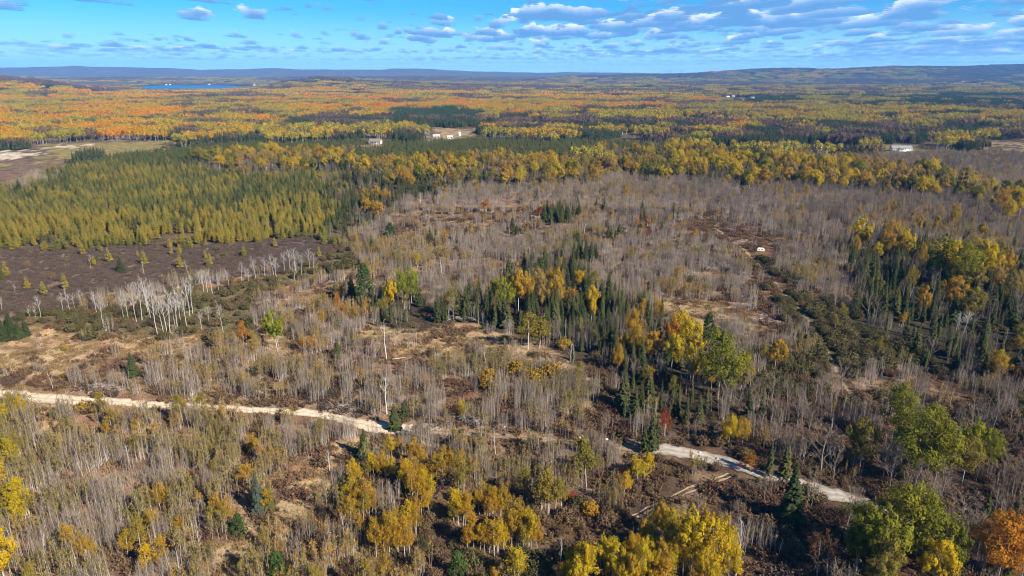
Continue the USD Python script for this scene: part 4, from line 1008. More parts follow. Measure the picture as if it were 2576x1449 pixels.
house("bungalow", "long white bungalow with grey roof beside the grey bare thicket", 2265, 381, 22, 8, 3.4, 2.4, -3, windows=5, wing=(8, 2.2))
house("farmhouse", "cream house with brown gable roof at the edge of the plantation", 945, 361, 15, 9, 3.2, 3.0, -8, "cream", "brownroof", 4, wing=(7, 2), chimney=True)
house("shed", "white shed with pale roof beside the tan hay field", 1132, 346, 7, 5, 2.4, 1.3, 5, "whitepaint", "whiteroof", 2, cat="shed")
house("garage", "low pale garage left of the white shed by the hay field", 1098, 344, 9, 5, 2.2, 1.2, 0, "cream", "whiteroof", 1, cat="garage")
house("cabin", "small pale cabin with white roof among the trees left of the bungalow", 2052, 378, 11, 6, 2.6, 1.6, 10, "cream", "whiteroof", 2)
house("garage", "white gabled garage right beside the small pale cabin", 2068, 374, 7, 6, 3, 1.8, 70, "whitepaint", "brownroof", 1, cat="garage")
house("hut", "small grey hut half hidden behind bare pale trees", 1815, 376, 7, 5, 2.8, 1.5, 0, "whitepaint", "greyroof", 1, cat="hut")
house("hut", "little white hut beside the olive trees, right of the grey hut", 1870, 374, 5, 5, 2.6, 1.5, 20, "whitepaint", "brownroof", 1, cat="hut")
house("barn", "long white-roofed barn far off below the purple hill", 256, 230, 46, 16, 6, 5, 20, "whitepaint", "whiteroof", 3, cat="barn")
house("barn", "low white-roofed barn left of the longer barn", 236, 227, 40, 14, 5, 3, -10, "whitepaint", "whiteroof", 3, cat="barn")
house("farmhouse", "far white house with pale roof, left one of the hamlet", 1831, 246, 11, 7, 3, 3, 10, "whitepaint", "whiteroof", 3)
house("farmhouse", "far white house beside its neighbour in the hamlet", 1845, 245, 10, 6, 3.5, 3, -30, "whitepaint", "whiteroof", 3)
house("farmhouse", "far grey-roofed house at the right end of the hamlet", 1893, 249, 13, 7, 3, 2.4, 0, "cream", "greyroof", 3)
house("barn", "tall white barn standing alone on the far right field", 2420, 217, 22, 14, 9, 6, 25, "whitepaint", "whiteroof", 3, cat="barn")
house("shed", "tiny white shed at the right end of the far field", 2528, 222, 16, 9, 4, 3, 0, "whitepaint", "whiteroof", 1, cat="shed")
for k, (px, py) in enumerate([(418, 213.8), (428, 213.6), (467, 213.2), (527, 213.4), (640, 214.6)]):
    house("cottage", ["leftmost white cottage on the far shore of the lake", "second white cottage from the left on the lake shore", "white cottage at the middle of the far lake shore",
                      "white cottage right of the middle of the lake shore", "white cottage at the right end of the lake"][k], px, py, 13, 9, 4, 3, 12 * k - 20, "whitepaint", "whiteroof", 2, cat="cottage", z=0.5)

# white domed tank by the field
o = thing("tank", "white round-topped tank standing right of the white shed", "tank", place(1156, 340))
v = trimesh.creation.revolve(np.array([(2.2, -0.5), (2.2, 4.2), (1.9, 5.1), (1.1, 5.7), (0, 5.9)]), sections=20)
part(o, "shell", MB().add(v.vertices, v.faces), "whitepaint", 40)
v = trimesh.creation.revolve(np.array([(2.24, 1.0), (2.30, 1.0), (2.30, 1.25), (2.24, 1.25), (2.24, 1.0)]), sections=20)
part(o, "band", MB().add(v.vertices, v.faces), "steel")

# lattice mast on the skyline
mx, my, mz = place(865, 206)
o = thing("radio_mast", "thin lattice radio mast on the far ridge", "mast", (mx, my, mz))
for k in range(3):
    a = k * 2.094
    part(o, "leg", MB().tube([(1.6 * math.cos(a), 1.6 * math.sin(a), -2), (0.7 * math.cos(a), 0.7 * math.sin(a), 75)], [0.22, 0.16], 4), "steel")
b = MB()
for i in range(24):
    for k in range(3):
        a, c = k * 2.094, (k + 1) * 2.094
        r0, r1 = 1.6 - 0.9 * i / 24, 1.6 - 0.9 * (i + 1) / 24
        b.tube([(r0 * math.cos(a), r0 * math.sin(a), 75 * i / 24), (r1 * math.cos(c), r1 * math.sin(c), 75 * (i + 1) / 24)], [0.09, 0.09], 3)
part(o, "bracing", b, "steel")

# the caravan at the edge of the clearing
cx, cy, cz = place(1913, 633)
o = thing("caravan", "small white caravan with an orange stripe beside the trail", "caravan", (cx, cy, cz), -6, s=(0.62, 0.62, 0.62))
import shapely
prof = shapely.Polygon([(-2.6, 0.55), (-2.75, 1.3), (-2.45, 2.35), (-1.9, 2.65), (2.0, 2.65), (2.55, 2.3), (2.75, 1.2), (2.5, 0.55)]).buffer(0.08)
v = trimesh.creation.extrude_polygon(prof, 2.2, engine="earcut")
P = np.array(v.vertices)
part(o, "body", MB().add(np.column_stack([P[:, 0], 1.1 - P[:, 2], P[:, 1]]), v.faces), "whitepaint")
part(o, "stripe", MB().box(-2.55, -1.13, 0.75, 2.5, -1.103, 1.2), "stripe")
for x in (-1.5, 0.9):
    f = part(o, "window", MB().box(x - 0.65, -1.14, 1.45, x + 0.65, -1.105, 2.15), "steel")
    mesh_at(f"{f.GetPath()}/pane", MB().box(x - 0.58, -1.165, 1.52, x + 0.58, -1.145, 2.08), M["glassdark"])
part(o, "door", MB().box(-0.45, -1.135, 0.62, 0.15, -1.104, 2.3), "cream")
for s in (-0.95, 0.95):
    w = trimesh.creation.cylinder(0.34, 0.2, sections=16)
    P = np.array(w.vertices)
    part(o, "wheel", MB().add(np.column_stack([P[:, 0] + 0.2, P[:, 2] + s, P[:, 1] + 0.34]), w.faces), "tyre")
part(o, "tow_bar", MB().tube([(2.5, 0, 0.5), (3.9, 0, 0.5)], [0.06, 0.05], 4), "steel")
KEEPOUT.append(np.array([(cx - 4, cy - 14), (cx + 5, cy - 14), (cx + 4, cy + 2), (cx - 4, cy + 2)]))


def rock(rng, r):
    m = trimesh.creation.icosphere(2, 1.0)
    v = np.array(m.vertices)
    v = v * (0.75 + 0.6 * meshkit.fbm(v * 1.3 + rng.uniform(0, 50, 3), 3))[:, None] * r * rng.uniform(0.7, 1.25, 3) * [1, 1, 0.7]
    return v, m.faces


rng = np.random.default_rng(77)
RK = [(1760, 1140, 0.5, "white boulder on the far verge of the gravel road"), (1806, 1156, 0.45, "pale boulder by the bend of the gravel road"), (1880, 1172, 0.4, "small pale boulder where the side track leaves the gravel road"),
      (230, 990, 0.9, "large pale boulder above the sand road beside the brush pile"), (262, 988, 0.5, "small pale boulder right of the large one above the sand road"),
      (1458, 1102, 0.45, "white stone at the left end of the row beside the dirt stretch"), (1466, 1098, 0.35, "small white stone, second in the row beside the dirt stretch"), (1478, 1107, 0.4, "white stone, third in the row beside the dirt stretch"),
      (1505, 1110, 0.4, "white stone, fourth in the row beside the dirt stretch"), (1525, 1106, 0.45, "white stone at the right end of the row beside the dirt stretch"), (1268, 1076, 0.5, "single white stone right of the log pile")]
for px, py, r, lab in RK:
    x, y, z = place(px, py)
    o = thing("boulder", lab, "boulder", (x, y, z + r * 0.2))
    part(o, "stone", MB().add(*rock(rng, r)), "stone", True)


def logs(px, py, w, d, n, label, name="brush_pile", hgt=1.0, L=(2, 5), r=(0.05, 0.13), mat="log", flat=0.15):
    o = thing(name, label, "brush pile" if name == "brush_pile" else "slash", place(px, py))
    m = MB()
    for i in range(n):
        u = rng.uniform(-1, 1, 2)
        c = np.array([u[0] * w / 2, u[1] * d / 2, 0.12 + hgt * max(0, 1 - u @ u * 0.8) * rng.random()])
        a = rng.normal(0, 0.7)
        e = np.array([math.cos(a), math.sin(a), rng.normal() * flat]) * rng.uniform(*L) / 2
        rr = rng.uniform(*r)
        m.tube([c - e, c + rng.normal(size=3) * 0.08, c + e], [rr, rr * 0.85, rr * 0.55], 5)
    tag(part(o, "logs", m, mat), kind="stuff")
    return o


logs(1175, 1058, 9, 4, 90, "heap of grey cut logs and branches beside the dirt stretch of the road", hgt=1.6)
logs(253, 977, 12, 4, 80, "low heap of grey branches above the left end of the sand road", hgt=1.0)
logs(868, 1032, 7, 4, 70, "tangle of grey branches above the bend of the sand road", hgt=1.2)
logs(1072, 1076, 8, 3, 60, "pile of pale rubble and sticks at the end of the sand road", hgt=0.8, r=(0.08, 0.25), L=(0.5, 1.8))
logs(1180, 802, 26, 4, 130, "grey fallen branches along the foot of the spruce belt", hgt=0.8)
for k, (px, py, w) in enumerate([(1880, 606, 12), (1928, 806, 9), (1946, 794, 11), (1897, 750, 9), (1907, 769, 10), (1962, 700, 7)]):
    logs(px, py, w, 4.5, 75, ["strip of bleached slash left of the caravan", "broad patch of bleached slash nearest the big green poplar", "bleached slash just behind the broad patch",
                              "bleached slash at the upper end of the red-brown clearing", "thin line of bleached slash midway down the clearing", "bleached slash beside the trail below the caravan"][k],
         "slash_pile", 0.25, (0.8, 3), (0.03, 0.08), "palebark", 0.04)
o = thing("fallen_log", "white fallen log lying in the grass right of the dead birch", "log", place(1003, 904), 18)
part(o, "log", MB().tube([(-2.2, 0, 0.25), (0, 0.1, 0.3), (2.2, 0, 0.35)], [0.14, 0.12, 0.06], 6), "whitebark")

# ------------------------------------------------------------------ single plants placed from the photograph
LANDMARK = [("the sand road", 500, 1027), ("the road bend", 880, 1060), ("the dirt stretch", 1350, 1100), ("the gravel road", 1780, 1150), ("the side track", 1700, 1245), ("the white caravan", 1913, 625),
            ("the lone dead birch", 972, 900), ("the tall white snag", 973, 1040), ("the log heap", 1175, 1058), ("the lime green poplar", 1272, 770), ("the golden column tree", 1488, 800), ("the big green poplar", 1805, 985),
            ("the pale bare poplars", 430, 800), ("the dark bog", 250, 680), ("the white bungalow", 2265, 381), ("the cream house", 945, 361), ("the hay field", 1130, 330), ("the willow trail", 2050, 840),
            ("the bleached slash", 1935, 800), ("the yellow canopy stand", 2417, 700), ("the white bare tree", 2424, 830), ("the orange maple", 2505, 1430), ("the paired green poplars", 2300, 1230), ("the large dark spruce", 1984, 1312),
            ("the blue-green spruce", 652, 1293), ("the bushy pine", 603, 1346), ("the tan grass strip", 800, 1220), ("the pale clearing", 230, 365), ("the ploughed field", 60, 440), ("the red-orange sapling", 1672, 1099),
            ("the lone poplar", 697, 881), ("the corner spruces", 40, 850), ("the red-brown clearing", 1880, 700), ("the pink maple", 1355, 546), ("the orange birch", 1222, 536), ("the small cabin", 2055, 376)]
SINGLES = []   # (key, x, y, height m, width factor, name, category, label or None, group, tone)
KIND = {
    "spruce": ("spruce_tree", "spruce", "dark green spruce", "spruces of the dark belts"), "thinspruce": ("spruce_tree", "spruce", "slim dark spruce", "spruces of the dark belts"), "plantation": ("plantation_conifer", "conifer", "mid-green conifer", "conifers of the plantation"),
    "openspruce": ("spruce_tree", "spruce", "green spruce", None),
    "larch": ("larch_tree", "larch", "golden larch", "larches round the bog"), "greenlarch": ("larch_tree", "larch", "green-gold larch", "larches round the bog"), "bluespruce": ("spruce_tree", "spruce", "blue-green spruce", None), "cedar": ("cedar_tree", "cedar", "yellow-green cedar", None),
    "pine": ("pine_tree", "pine", "bushy green pine", None), "tallpine": ("pine_tree", "pine", "tall green pine", None),
    "palebare": ("bare_poplar", "bare tree", "pale bare poplar", "bare pale poplars at the bog's edge"), "greybare": ("bare_tree", "bare tree", "grey leafless tree", "leafless trees"), "slimbare": ("bare_aspen", "bare aspen", "leafless aspen", "slim leafless aspens in the thickets"),
    "rustbare": ("bare_tree", "bare tree", "rust-tinged bare tree", "leafless trees"), "deadbirch": ("dead_birch", "dead birch", "white dead birch", "white dead birches"),
    "willow": ("willow_shrub", "shrub", "willow shrub", "willow shrubs"), "brownshrub": ("brown_shrub", "shrub", "brown leafy shrub", "brown shrubs"), "goldshrub": ("golden_shrub", "shrub", "golden shrub", "golden shrubs"), "redshrub": ("red_shrub", "shrub", "red shrub", "red shrubs"),
    "bogshrub": ("bog_shrub", "shrub", "purple-brown bog shrub", "bog shrubs"),
}
WORD = {"green": "green", "lime": "lime green", "yellow": "bright yellow", "gold": "golden", "palegold": "pale gold", "orange": "orange", "olive": "olive-yellow", "red": "red"}
for c, w in WORD.items():
    KIND["poplar_" + c] = ("poplar_tree", "poplar", f"{w} poplar", "leafy poplars")
    KIND["aspen_" + c] = ("aspen_tree", "aspen", f"slender {w} aspen", "slender leafy aspens")


def single(key, px, py, h, label=None, wf=1.0, v=None, name=None, cat=None):
    x, y = map(float, at(px, py))
    hm = hpx(px, py, h)
    SINGLES.append((key, x, y, hm, wf, label, v, name, cat))


S = single
S("deadbirch", 972, 906, 97, "lone white dead birch with a forked top standing in the tan grass", 1, 0)
S("deadbirch", 973, 1042, 104, "tall white snag behind the spruces at the end of the sand road", 1, 1)
S("deadbirch", 1113, 700, 57, "thin leaning white dead birch in the middle of the thicket", 1, 2)
S("deadbirch", 830, 1186, 62, "white dead birch beside the tan grass strip", 1, 1)
S("deadbirch", 325, 1163, 48, "white bare birch in the thicket below the sand road", 1.4, 1)
S("deadbirch", 1058, 511, 27, "white dead birch at the upper edge of the open brush", 1.4, 0)
S("deadbirch", 1470, 590, 30, "spreading white dead birch between the small dark spruces", 1.8, 0)
S("deadbirch", 1682, 536, 36, "white snag in the grey bare wood", 1, 2)
S("openspruce", 336, 948, 64, "lone green spruce standing in the brush above the sand road", 1.1, 0)
S("openspruce", 850, 902, 52, "green spruce standing alone left of the dead birch", 1.05, 1)
for k, (px, py, h) in enumerate([(8, 858, 66), (33, 853, 58), (50, 852, 52), (66, 845, 46), (26, 828, 50), (-14, 850, 70)]):
    S("openspruce", px, py, h, "green spruce of the corner clump beside the tan grass, " + ["tallest in front", "second from the left edge", "third from the left edge", "rightmost and small", "standing behind the others", "cut by the picture's edge"][k], 1.15, k % 3)
S("openspruce", 305, 688, 44, "blue-grey spruce alone in the purple bog", 1.2, 0)
for k, (px, py, h) in enumerate([(17, 695, 44), (54, 688, 12), (237, 668, 30), (275, 660, 42), (432, 641, 26), (452, 640, 32), (210, 640, 34), (517, 650, 22), (347, 645, 18), (692, 622, 28)]):
    S("larch", px, py, h, ["golden larch at the left edge of the bog", "tiny golden larch beside the one at the bog's left edge", "golden larch in the upper part of the bog", "tall thin larch behind the bog spruce", "small golden larch right of the bog's middle", "golden larch just right of the small one in the bog", "sparse tawny larch at the bog's upper edge", "rounded olive larch in the right part of the bog", "little orange larch in the bog", "bright larch at the bog's right end"][k], 1.2, k % 3)
S("poplar_lime", 697, 881, 100, "lone yellow-green poplar with a white stem above the golden brush", 0.85, 3)
for k, (px, py, h) in enumerate([(160, 785, 52), (175, 780, 45), (188, 777, 42), (210, 776, 52), (242, 785, 55), (260, 823, 92), (312, 806, 78), (324, 811, 92), (345, 813, 112), (357, 804, 108), (373, 793, 105), (380, 805, 110), (397, 842, 125), (412, 836, 100),
                                 (420, 840, 110), (428, 836, 120), (440, 830, 105), (447, 834, 118), (455, 812, 85), (470, 828, 110), (478, 800, 110), (484, 787, 105), (505, 730, 55), (512, 733, 60), (522, 735, 62), (534, 736, 60), (551, 738, 58), (508, 827, 50), (526, 815, 50),
                                 (562, 836, 82), (77, 806, 40), (90, 804, 38), (103, 800, 60), (38, 737, 25), (110, 735, 28), (608, 705, 50), (626, 715, 45), (645, 705, 65), (668, 703, 62), (690, 702, 68), (697, 706, 64), (715, 686, 55), (730, 678, 58), (742, 712, 60), (745, 688, 70), (758, 690, 55), (780, 680, 60), (790, 682, 50), (575, 722, 48)]):
    S("palebare", px, py, h, None, 0.85 if h > 70 else 1.1, k % 4)
S("poplar_lime", 1272, 790, 88, "round lime green poplar rising from the spruce belt", 0.95, 0)
for key, px, py, h, lab, w in [("poplar_lime", 1240, 780, 78, "smaller lime green poplar touching the round one", 0.6), ("poplar_gold", 1304, 785, 118, "tall golden poplar right behind the lime green one", 0.7), ("poplar_gold", 1326, 780, 85, "golden poplar in front of the pale gold crowns", 0.7),
                               ("poplar_palegold", 1352, 760, 86, "pale gold poplar behind the spruce belt", 0.8), ("poplar_gold", 1394, 785, 108, "largest golden poplar of the spruce belt group", 0.9), ("poplar_palegold", 1364, 790, 75, "pale golden poplar with a bare white stem at its foot", 0.7),
                               ("poplar_palegold", 1400, 795, 74, "pale gold poplar below the largest golden one", 0.6), ("aspen_gold", 1433, 775, 50, "slim golden aspen right of the golden group", 1.5), ("aspen_yellow", 1460, 735, 56, "yellow aspen above the golden column tree", 1.6), ("aspen_olive", 1488, 742, 58, "olive aspen right above the golden column tree", 1.7),
                               ("poplar_yellow", 1488, 812, 96, "golden column tree standing alone in front of the dark spruces", 0.62), ("poplar_yellow", 985, 790, 90, "golden poplar at the left end of the spruce belt", 0.62), ("poplar_lime", 1013, 765, 88, "narrow lime poplar behind the left spruces", 0.5), ("poplar_lime", 1036, 762, 92, "lime poplar beside the narrow one behind the left spruces", 0.6),
                               ("tallpine", 920, 770, 108, "tall green pine at the left end of the spruce belt", 0.9), ("aspen_olive", 1128, 800, 72, "olive aspen in front of the spruce belt", 1.6), ("poplar_olive", 1250, 800, 62, "olive poplar in front of the lime green one", 0.6),
                               ("aspen_olive", 1328, 880, 93, "green-gold aspen with a white stem in the tan grass", 1.6), ("aspen_olive", 1357, 876, 78, "olive aspen right of the green-gold one in the grass", 1.6),
                               ("aspen_orange", 1222, 538, 38, "small bright orange birch in the open brush", 1.5), ("aspen_yellow", 1050, 676, 40, "thin yellow aspen alone in the grey thicket", 1.3), ("aspen_red", 1355, 552, 32, "pink-red maple beside the dark spruce knot", 2.2), ("aspen_gold", 1572, 505, 34, "small bright gold aspen above the dark spruces", 1.6),
                               ("aspen_orange", 1604, 573, 24, "small orange aspen left of the gold one", 1.5), ("aspen_orange", 1628, 570, 26, "small orange aspen on top of a dark spruce", 1.6), ("aspen_red", 1630, 606, 32, "thin dark red sapling right of the small spruces", 1.3), ("poplar_olive", 960, 545, 34, "olive poplar at the end of the plantation", 0.8),
                               ("poplar_gold", 1588, 860, 82, "pale golden poplar at the upper end of the right group", 0.8), ("poplar_gold", 1597, 905, 88, "golden poplar below the uppermost of the right group", 0.85), ("poplar_gold", 1637, 920, 88, "broad golden poplar in the middle of the right group", 0.9), ("poplar_yellow", 1688, 935, 98, "yellow-green poplar left of the orange ones", 0.75),
                               ("poplar_orange", 1683, 890, 98, "orange-gold poplar behind the yellow-green one", 0.6), ("poplar_yellow", 1710, 885, 104, "tall bright yellow poplar at the top of the right group", 0.8), ("poplar_gold", 1552, 935, 70, "small golden poplar by the dark gap", 0.6), ("poplar_gold", 1630, 985, 66, "low golden poplar against the black shade", 0.7),
                               ("poplar_yellow", 1740, 920, 118, "tall yellow poplar left of the big green one", 0.85), ("poplar_yellow", 1742, 970, 100, "yellow poplar in front, touching the big green one", 0.75), ("poplar_green", 1805, 1010, 170, "big green poplar with yellow edges", 0.95), ("poplar_olive", 1862, 985, 95, "olive-gold poplar right of the big green one", 0.8),
                               ("tallpine", 1778, 880, 90, "dark pine behind the big green poplar", 0.9), ("poplar_gold", 1947, 935, 82, "round golden poplar between the dark spruces right of the big green one", 0.85),
                               ("poplar_yellow", 2165, 640, 96, "tallest golden poplar at the left end of the right stand", 0.85), ("poplar_gold", 2150, 655, 60, "small golden poplar below the tallest one", 0.5), ("poplar_gold", 2232, 655, 96, "second tall golden poplar of the right stand", 0.75), ("poplar_yellow", 2268, 660, 84, "yellow poplar right of the second tall one", 0.8), ("poplar_yellow", 2205, 665, 56, "low yellow poplar between the two tall ones", 0.7),
                               ("poplar_green", 2350, 720, 128, "green-yellow poplar at the left of the canopy stand", 0.9), ("poplar_yellow", 2384, 730, 122, "yellow poplar in the middle of the canopy stand", 0.95), ("poplar_green", 2417, 735, 124, "broad green-yellow poplar at the heart of the canopy stand", 1.0), ("poplar_yellow", 2450, 725, 122, "yellow poplar at the right of the canopy stand", 0.9), ("poplar_yellow", 2478, 725, 110, "yellow poplar in front at the right of the canopy stand", 0.8),
                               ("poplar_gold", 2517, 715, 92, "golden poplar standing right of the canopy stand", 0.75), ("poplar_gold", 2314, 685, 72, "narrow golden poplar left of the canopy stand", 0.55), ("poplar_olive", 2284, 735, 68, "olive poplar among the dark spruces", 0.7),
                               ("poplar_gold", 2314, 800, 82, "golden poplar deep among the spruces, left one", 0.75), ("poplar_gold", 2396, 785, 92, "large golden poplar among the right spruces", 0.95), ("poplar_palegold", 2460, 740, 62, "pale gold leafy clump, left of three", 1.0), ("poplar_palegold", 2502, 735, 66, "pale gold leafy clump, middle of three", 0.9), ("poplar_palegold", 2552, 755, 74, "pale gold leafy clump, right of three", 1.0),
                               ("palebare", 2424, 835, 62, "spreading white bare tree among the dark spruces", 1.9), ("palebare", 2408, 838, 54, "white bare tree left of the spreading one", 1.4), ("palebare", 2555, 815, 48, "small white bare tree at the right among the spruces", 1.4),
                               ("poplar_gold", 2502, 965, 84, "rusty gold poplar at the right end of the spruce wood", 0.8), ("poplar_gold", 2396, 578, 66, "tall orange-gold poplar alone in the grey bare wood", 0.5), ("poplar_gold", 2353, 590, 48, "orange-gold poplar left of the tall one in the grey wood", 0.6), ("poplar_gold", 2309, 592, 52, "orange-gold poplar above the right stand", 0.6), ("poplar_gold", 2468, 608, 50, "golden poplar right of the tall orange one", 0.75),
                               ("poplar_gold", 2517, 540, 66, "golden poplar at the upper right, left one", 0.7), ("poplar_yellow", 2534, 560, 56, "yellow poplar at the upper right, low one", 0.8), ("poplar_yellow", 2562, 552, 62, "yellow poplar at the upper right edge", 0.9),
                               ("bluespruce", 652, 1293, 115, "blue-green spruce in the thicket beside the tan grass strip", 0.85), ("cedar", 681, 1288, 95, "yellow-green cedar right of the blue-green spruce", 1.1), ("aspen_gold", 672, 1290, 62, "golden aspen in front of the blue-green spruce", 1.2), ("aspen_gold", 625, 1232, 66, "golden aspen left behind the blue-green spruce", 1.6),
                               ("pine", 603, 1348, 54, "bushy bright green pine below the blue-green spruce", 0.9), ("pine", 701, 1462, 72, "bushy olive pine at the bottom beside the grass strip", 0.9),
                               ("openspruce", 993, 1080, 66, "blue-tinged spruce at the end of the sand road", 1.2), ("openspruce", 1018, 1050, 42, "dark spruce behind the one at the end of the sand road", 1.5), ("openspruce", 918, 1152, 76, "spruce below the bend of the sand road", 1.1), ("spruce", 884, 1215, 24, "tiny spruce at the edge of the tan grass strip", 1.2),
                               ("aspen_olive", 1475, 1233, 128, "tall green-gold aspen in the middle of the lower thicket", 1.0), ("aspen_olive", 1315, 1259, 80, "olive aspen left of the tall green-gold one", 1.4), ("aspen_yellow", 1570, 1249, 62, "slim yellow aspen beside the side track", 1.3), ("aspen_yellow", 1605, 1208, 60, "yellow aspen below the gravel road's left end", 1.5), ("aspen_yellow", 1625, 1200, 62, "yellow aspen just right of its twin below the gravel road", 1.5),
                               ("aspen_red", 1672, 1102, 68, "bright red-orange sapling behind the spruces at the gravel road", 1.2), ("aspen_red", 1862, 1185, 26, "small orange-red sapling at the road bend", 1.2), ("aspen_orange", 1889, 1186, 46, "orange-red sapling where the side track meets the gravel road", 1.4),
                               ("spruce", 1596, 1052, 88, "spruce at the left end of the gravel road's spruce group", 0.9), ("spruce", 1614, 1045, 86, "slim spruce beside the leftmost of the road group", 0.9), ("spruce", 1638, 1140, 126, "tall spruce at the left end of the gravel road", 0.8), ("spruce", 1650, 1134, 106, "spruce leaning on the tall one at the gravel road", 0.8), ("spruce", 1622, 1138, 90, "spruce on the left of the tall one at the gravel road", 0.9),
                               ("spruce", 1787, 1108, 78, "dark spruce behind the yellow shrubs by the road", 0.9), ("spruce", 1880, 1056, 92, "broad dark spruce above the gravel road, left one", 1.1), ("spruce", 1914, 1052, 86, "broad dark spruce above the gravel road, right one", 1.1), ("spruce", 1756, 1070, 84, "grey-green spruce behind the yellow trees by the road", 1.0),
                               ("poplar_yellow", 1832, 1122, 74, "yellow-green poplar behind the gravel road, left one", 0.85), ("poplar_gold", 1868, 1118, 66, "golden poplar behind the gravel road, right one", 0.75), ("spruce", 1934, 1200, 100, "grey-green spruce beside the gravel road, left one", 1.0), ("spruce", 1974, 1200, 94, "green spruce beside the gravel road, right one", 1.0), ("openspruce", 1986, 1316, 158, "large dark spruce in front of the gravel road", 0.95),
                               ("poplar_green", 2252, 1120, 150, "rear green poplar of the pair above the road", 0.8), ("poplar_green", 2300, 1225, 205, "front green poplar of the pair above the road, with yellow edges", 0.9), ("poplar_green", 2345, 1240, 165, "green poplar low at the right of the pair", 0.8), ("poplar_olive", 2160, 1196, 140, "olive-gold poplar with a long thin stem left of the green pair", 0.75),
                               ("poplar_lime", 2440, 1165, 112, "yellow-green poplar right of the green pair", 0.85), ("poplar_olive", 2420, 1215, 120, "olive poplar with white stem below the yellow-green one", 0.8), ("poplar_green", 2482, 1180, 100, "green poplar at the right, beside the yellow-green one", 0.8), ("poplar_green", 2574, 1090, 96, "green poplar cut by the right edge", 1.0),
                               ("poplar_green", 2150, 1450, 178, "left poplar of the big green group at the bottom", 0.85), ("poplar_green", 2205, 1470, 195, "front left poplar of the big green group", 0.9), ("poplar_green", 2250, 1420, 200, "rear middle poplar of the big green group", 0.9), ("poplar_green", 2320, 1440, 190, "rear right poplar of the big green group", 0.9), ("poplar_olive", 2210, 1520, 160, "olive poplar at the foot of the big green group", 0.8), ("poplar_yellow", 2335, 1500, 145, "yellow poplar at the right foot of the big green group", 0.8), ("poplar_green", 2375, 1470, 150, "rightmost poplar of the big green group", 0.7),
                               ("poplar_orange", 2505, 1470, 180, "orange maple at the lower right", 0.95), ("poplar_orange", 2535, 1455, 130, "smaller orange maple touching the large one", 0.8), ("poplar_gold", 2498, 1370, 90, "thin golden poplar behind the orange maple", 0.5), ("spruce", 2547, 1320, 80, "narrow spruce behind the orange maple", 0.9), ("spruce", 2530, 1460, 104, "dark young spruce in front of the orange maple", 0.8), ("spruce", 2478, 1300, 70, "dark spruce left behind the orange maple", 1.0),
                               ("greybare", 2064, 1190, 125, "wide grey bare tree beyond the gravel road", 1.5), ("greybare", 2085, 1180, 105, "grey bare tree close beside the wide one", 1.3), ("greybare", 2237, 1235, 112, "tall grey bare tree below the green pair", 1.0), ("greybare", 2347, 1285, 95, "spreading bare tree right of the gravel road", 1.5), ("greybare", 2410, 1336, 98, "dark bare tree above the orange maple's left", 1.4), ("greybare", 2563, 1246, 104, "bare tree at the right edge", 1.3), ("slimbare", 1850, 1452, 172, "tall pale bare tree beside the bright yellow crowns", 1.3),
                               ("rustbare", 2054, 1460, 128, "rust-tinged bare tree left of the big green group", 1.1), ("rustbare", 2080, 1462, 118, "second rust-tinged tree, touching the first", 1.1), ("greybare", 2397, 1462, 110, "crooked grey bare tree right of the big green group", 1.0), ("greybare", 1754, 1300, 62, "small bare tree by the side track", 1.2), ("greybare", 1920, 1270, 84, "bare tree left of the large dark spruce", 0.9), ("palebare", 2195, 1100, 70, "white-stemmed bare birch left of the green pair", 1.3),
                               ("poplar_yellow", 1735, 1440, 165, "tallest bright yellow tree at the bottom", 0.75), ("poplar_yellow", 1790, 1465, 150, "bright yellow tree right of the tallest one", 0.75), ("poplar_yellow", 1690, 1395, 110, "bright yellow tree left behind the tallest one", 0.7), ("poplar_yellow", 1475, 1490, 125, "bright yellow tree at the bottom, left of the group", 0.8), ("poplar_yellow", 1540, 1480, 125, "bright yellow tree at the bottom, second of the group", 0.7), ("poplar_yellow", 1450, 1510, 110, "bright yellow bush-like tree at the lower edge", 0.7), ("poplar_yellow", 1610, 1480, 125, "bright yellow tree in the middle of the bottom group", 0.65),
                               ("pine", 1152, 1456, 66, "dark green bush at the bottom among brown shrubs", 0.9), ("poplar_yellow", 15, 1470, 130, "dense yellow crown at the lower left corner", 0.9)]:
    S(key, px, py, h, lab, w)
# the golden aspens in the lower middle, each by its crown and foot
for px, py, h in [(987, 1155, 60), (942, 1205, 66), (968, 1205, 66), (1045, 1170, 66), (1070, 1205, 72), (1030, 1230, 78), (1048, 1258, 84), (1068, 1258, 74), (1118, 1180, 56), (1136, 1188, 52), (882, 1280, 74), (922, 1300, 88), (905, 1300, 74), (1155, 1325, 92), (1165, 1322, 80), (1220, 1295, 80), (1240, 1305, 74), (1258, 1300, 76),
                  (1300, 1370, 108), (1316, 1376, 96), (1285, 1370, 92), (1192, 1390, 88), (1232, 1392, 92), (1252, 1390, 84), (980, 1395, 100), (1018, 1402, 92), (965, 1370, 78), (1035, 1345, 84), (1335, 1385, 90), (1060, 1300, 70)]:
    S("aspen_gold" if (px * 7) % 3 else "aspen_yellow", px, py, h, None, 1.05)
    S("aspen_yellow" if (px * 5) % 4 == 0 else "aspen_gold", px + 13 + px % 9, py + 5 - px % 11, h * 0.86, None, 0.95)
    S("aspen_gold" if px % 3 else "aspen_olive", px - 12 - px % 7, py - 4 + px % 9, h * 0.78, None, 0.95)
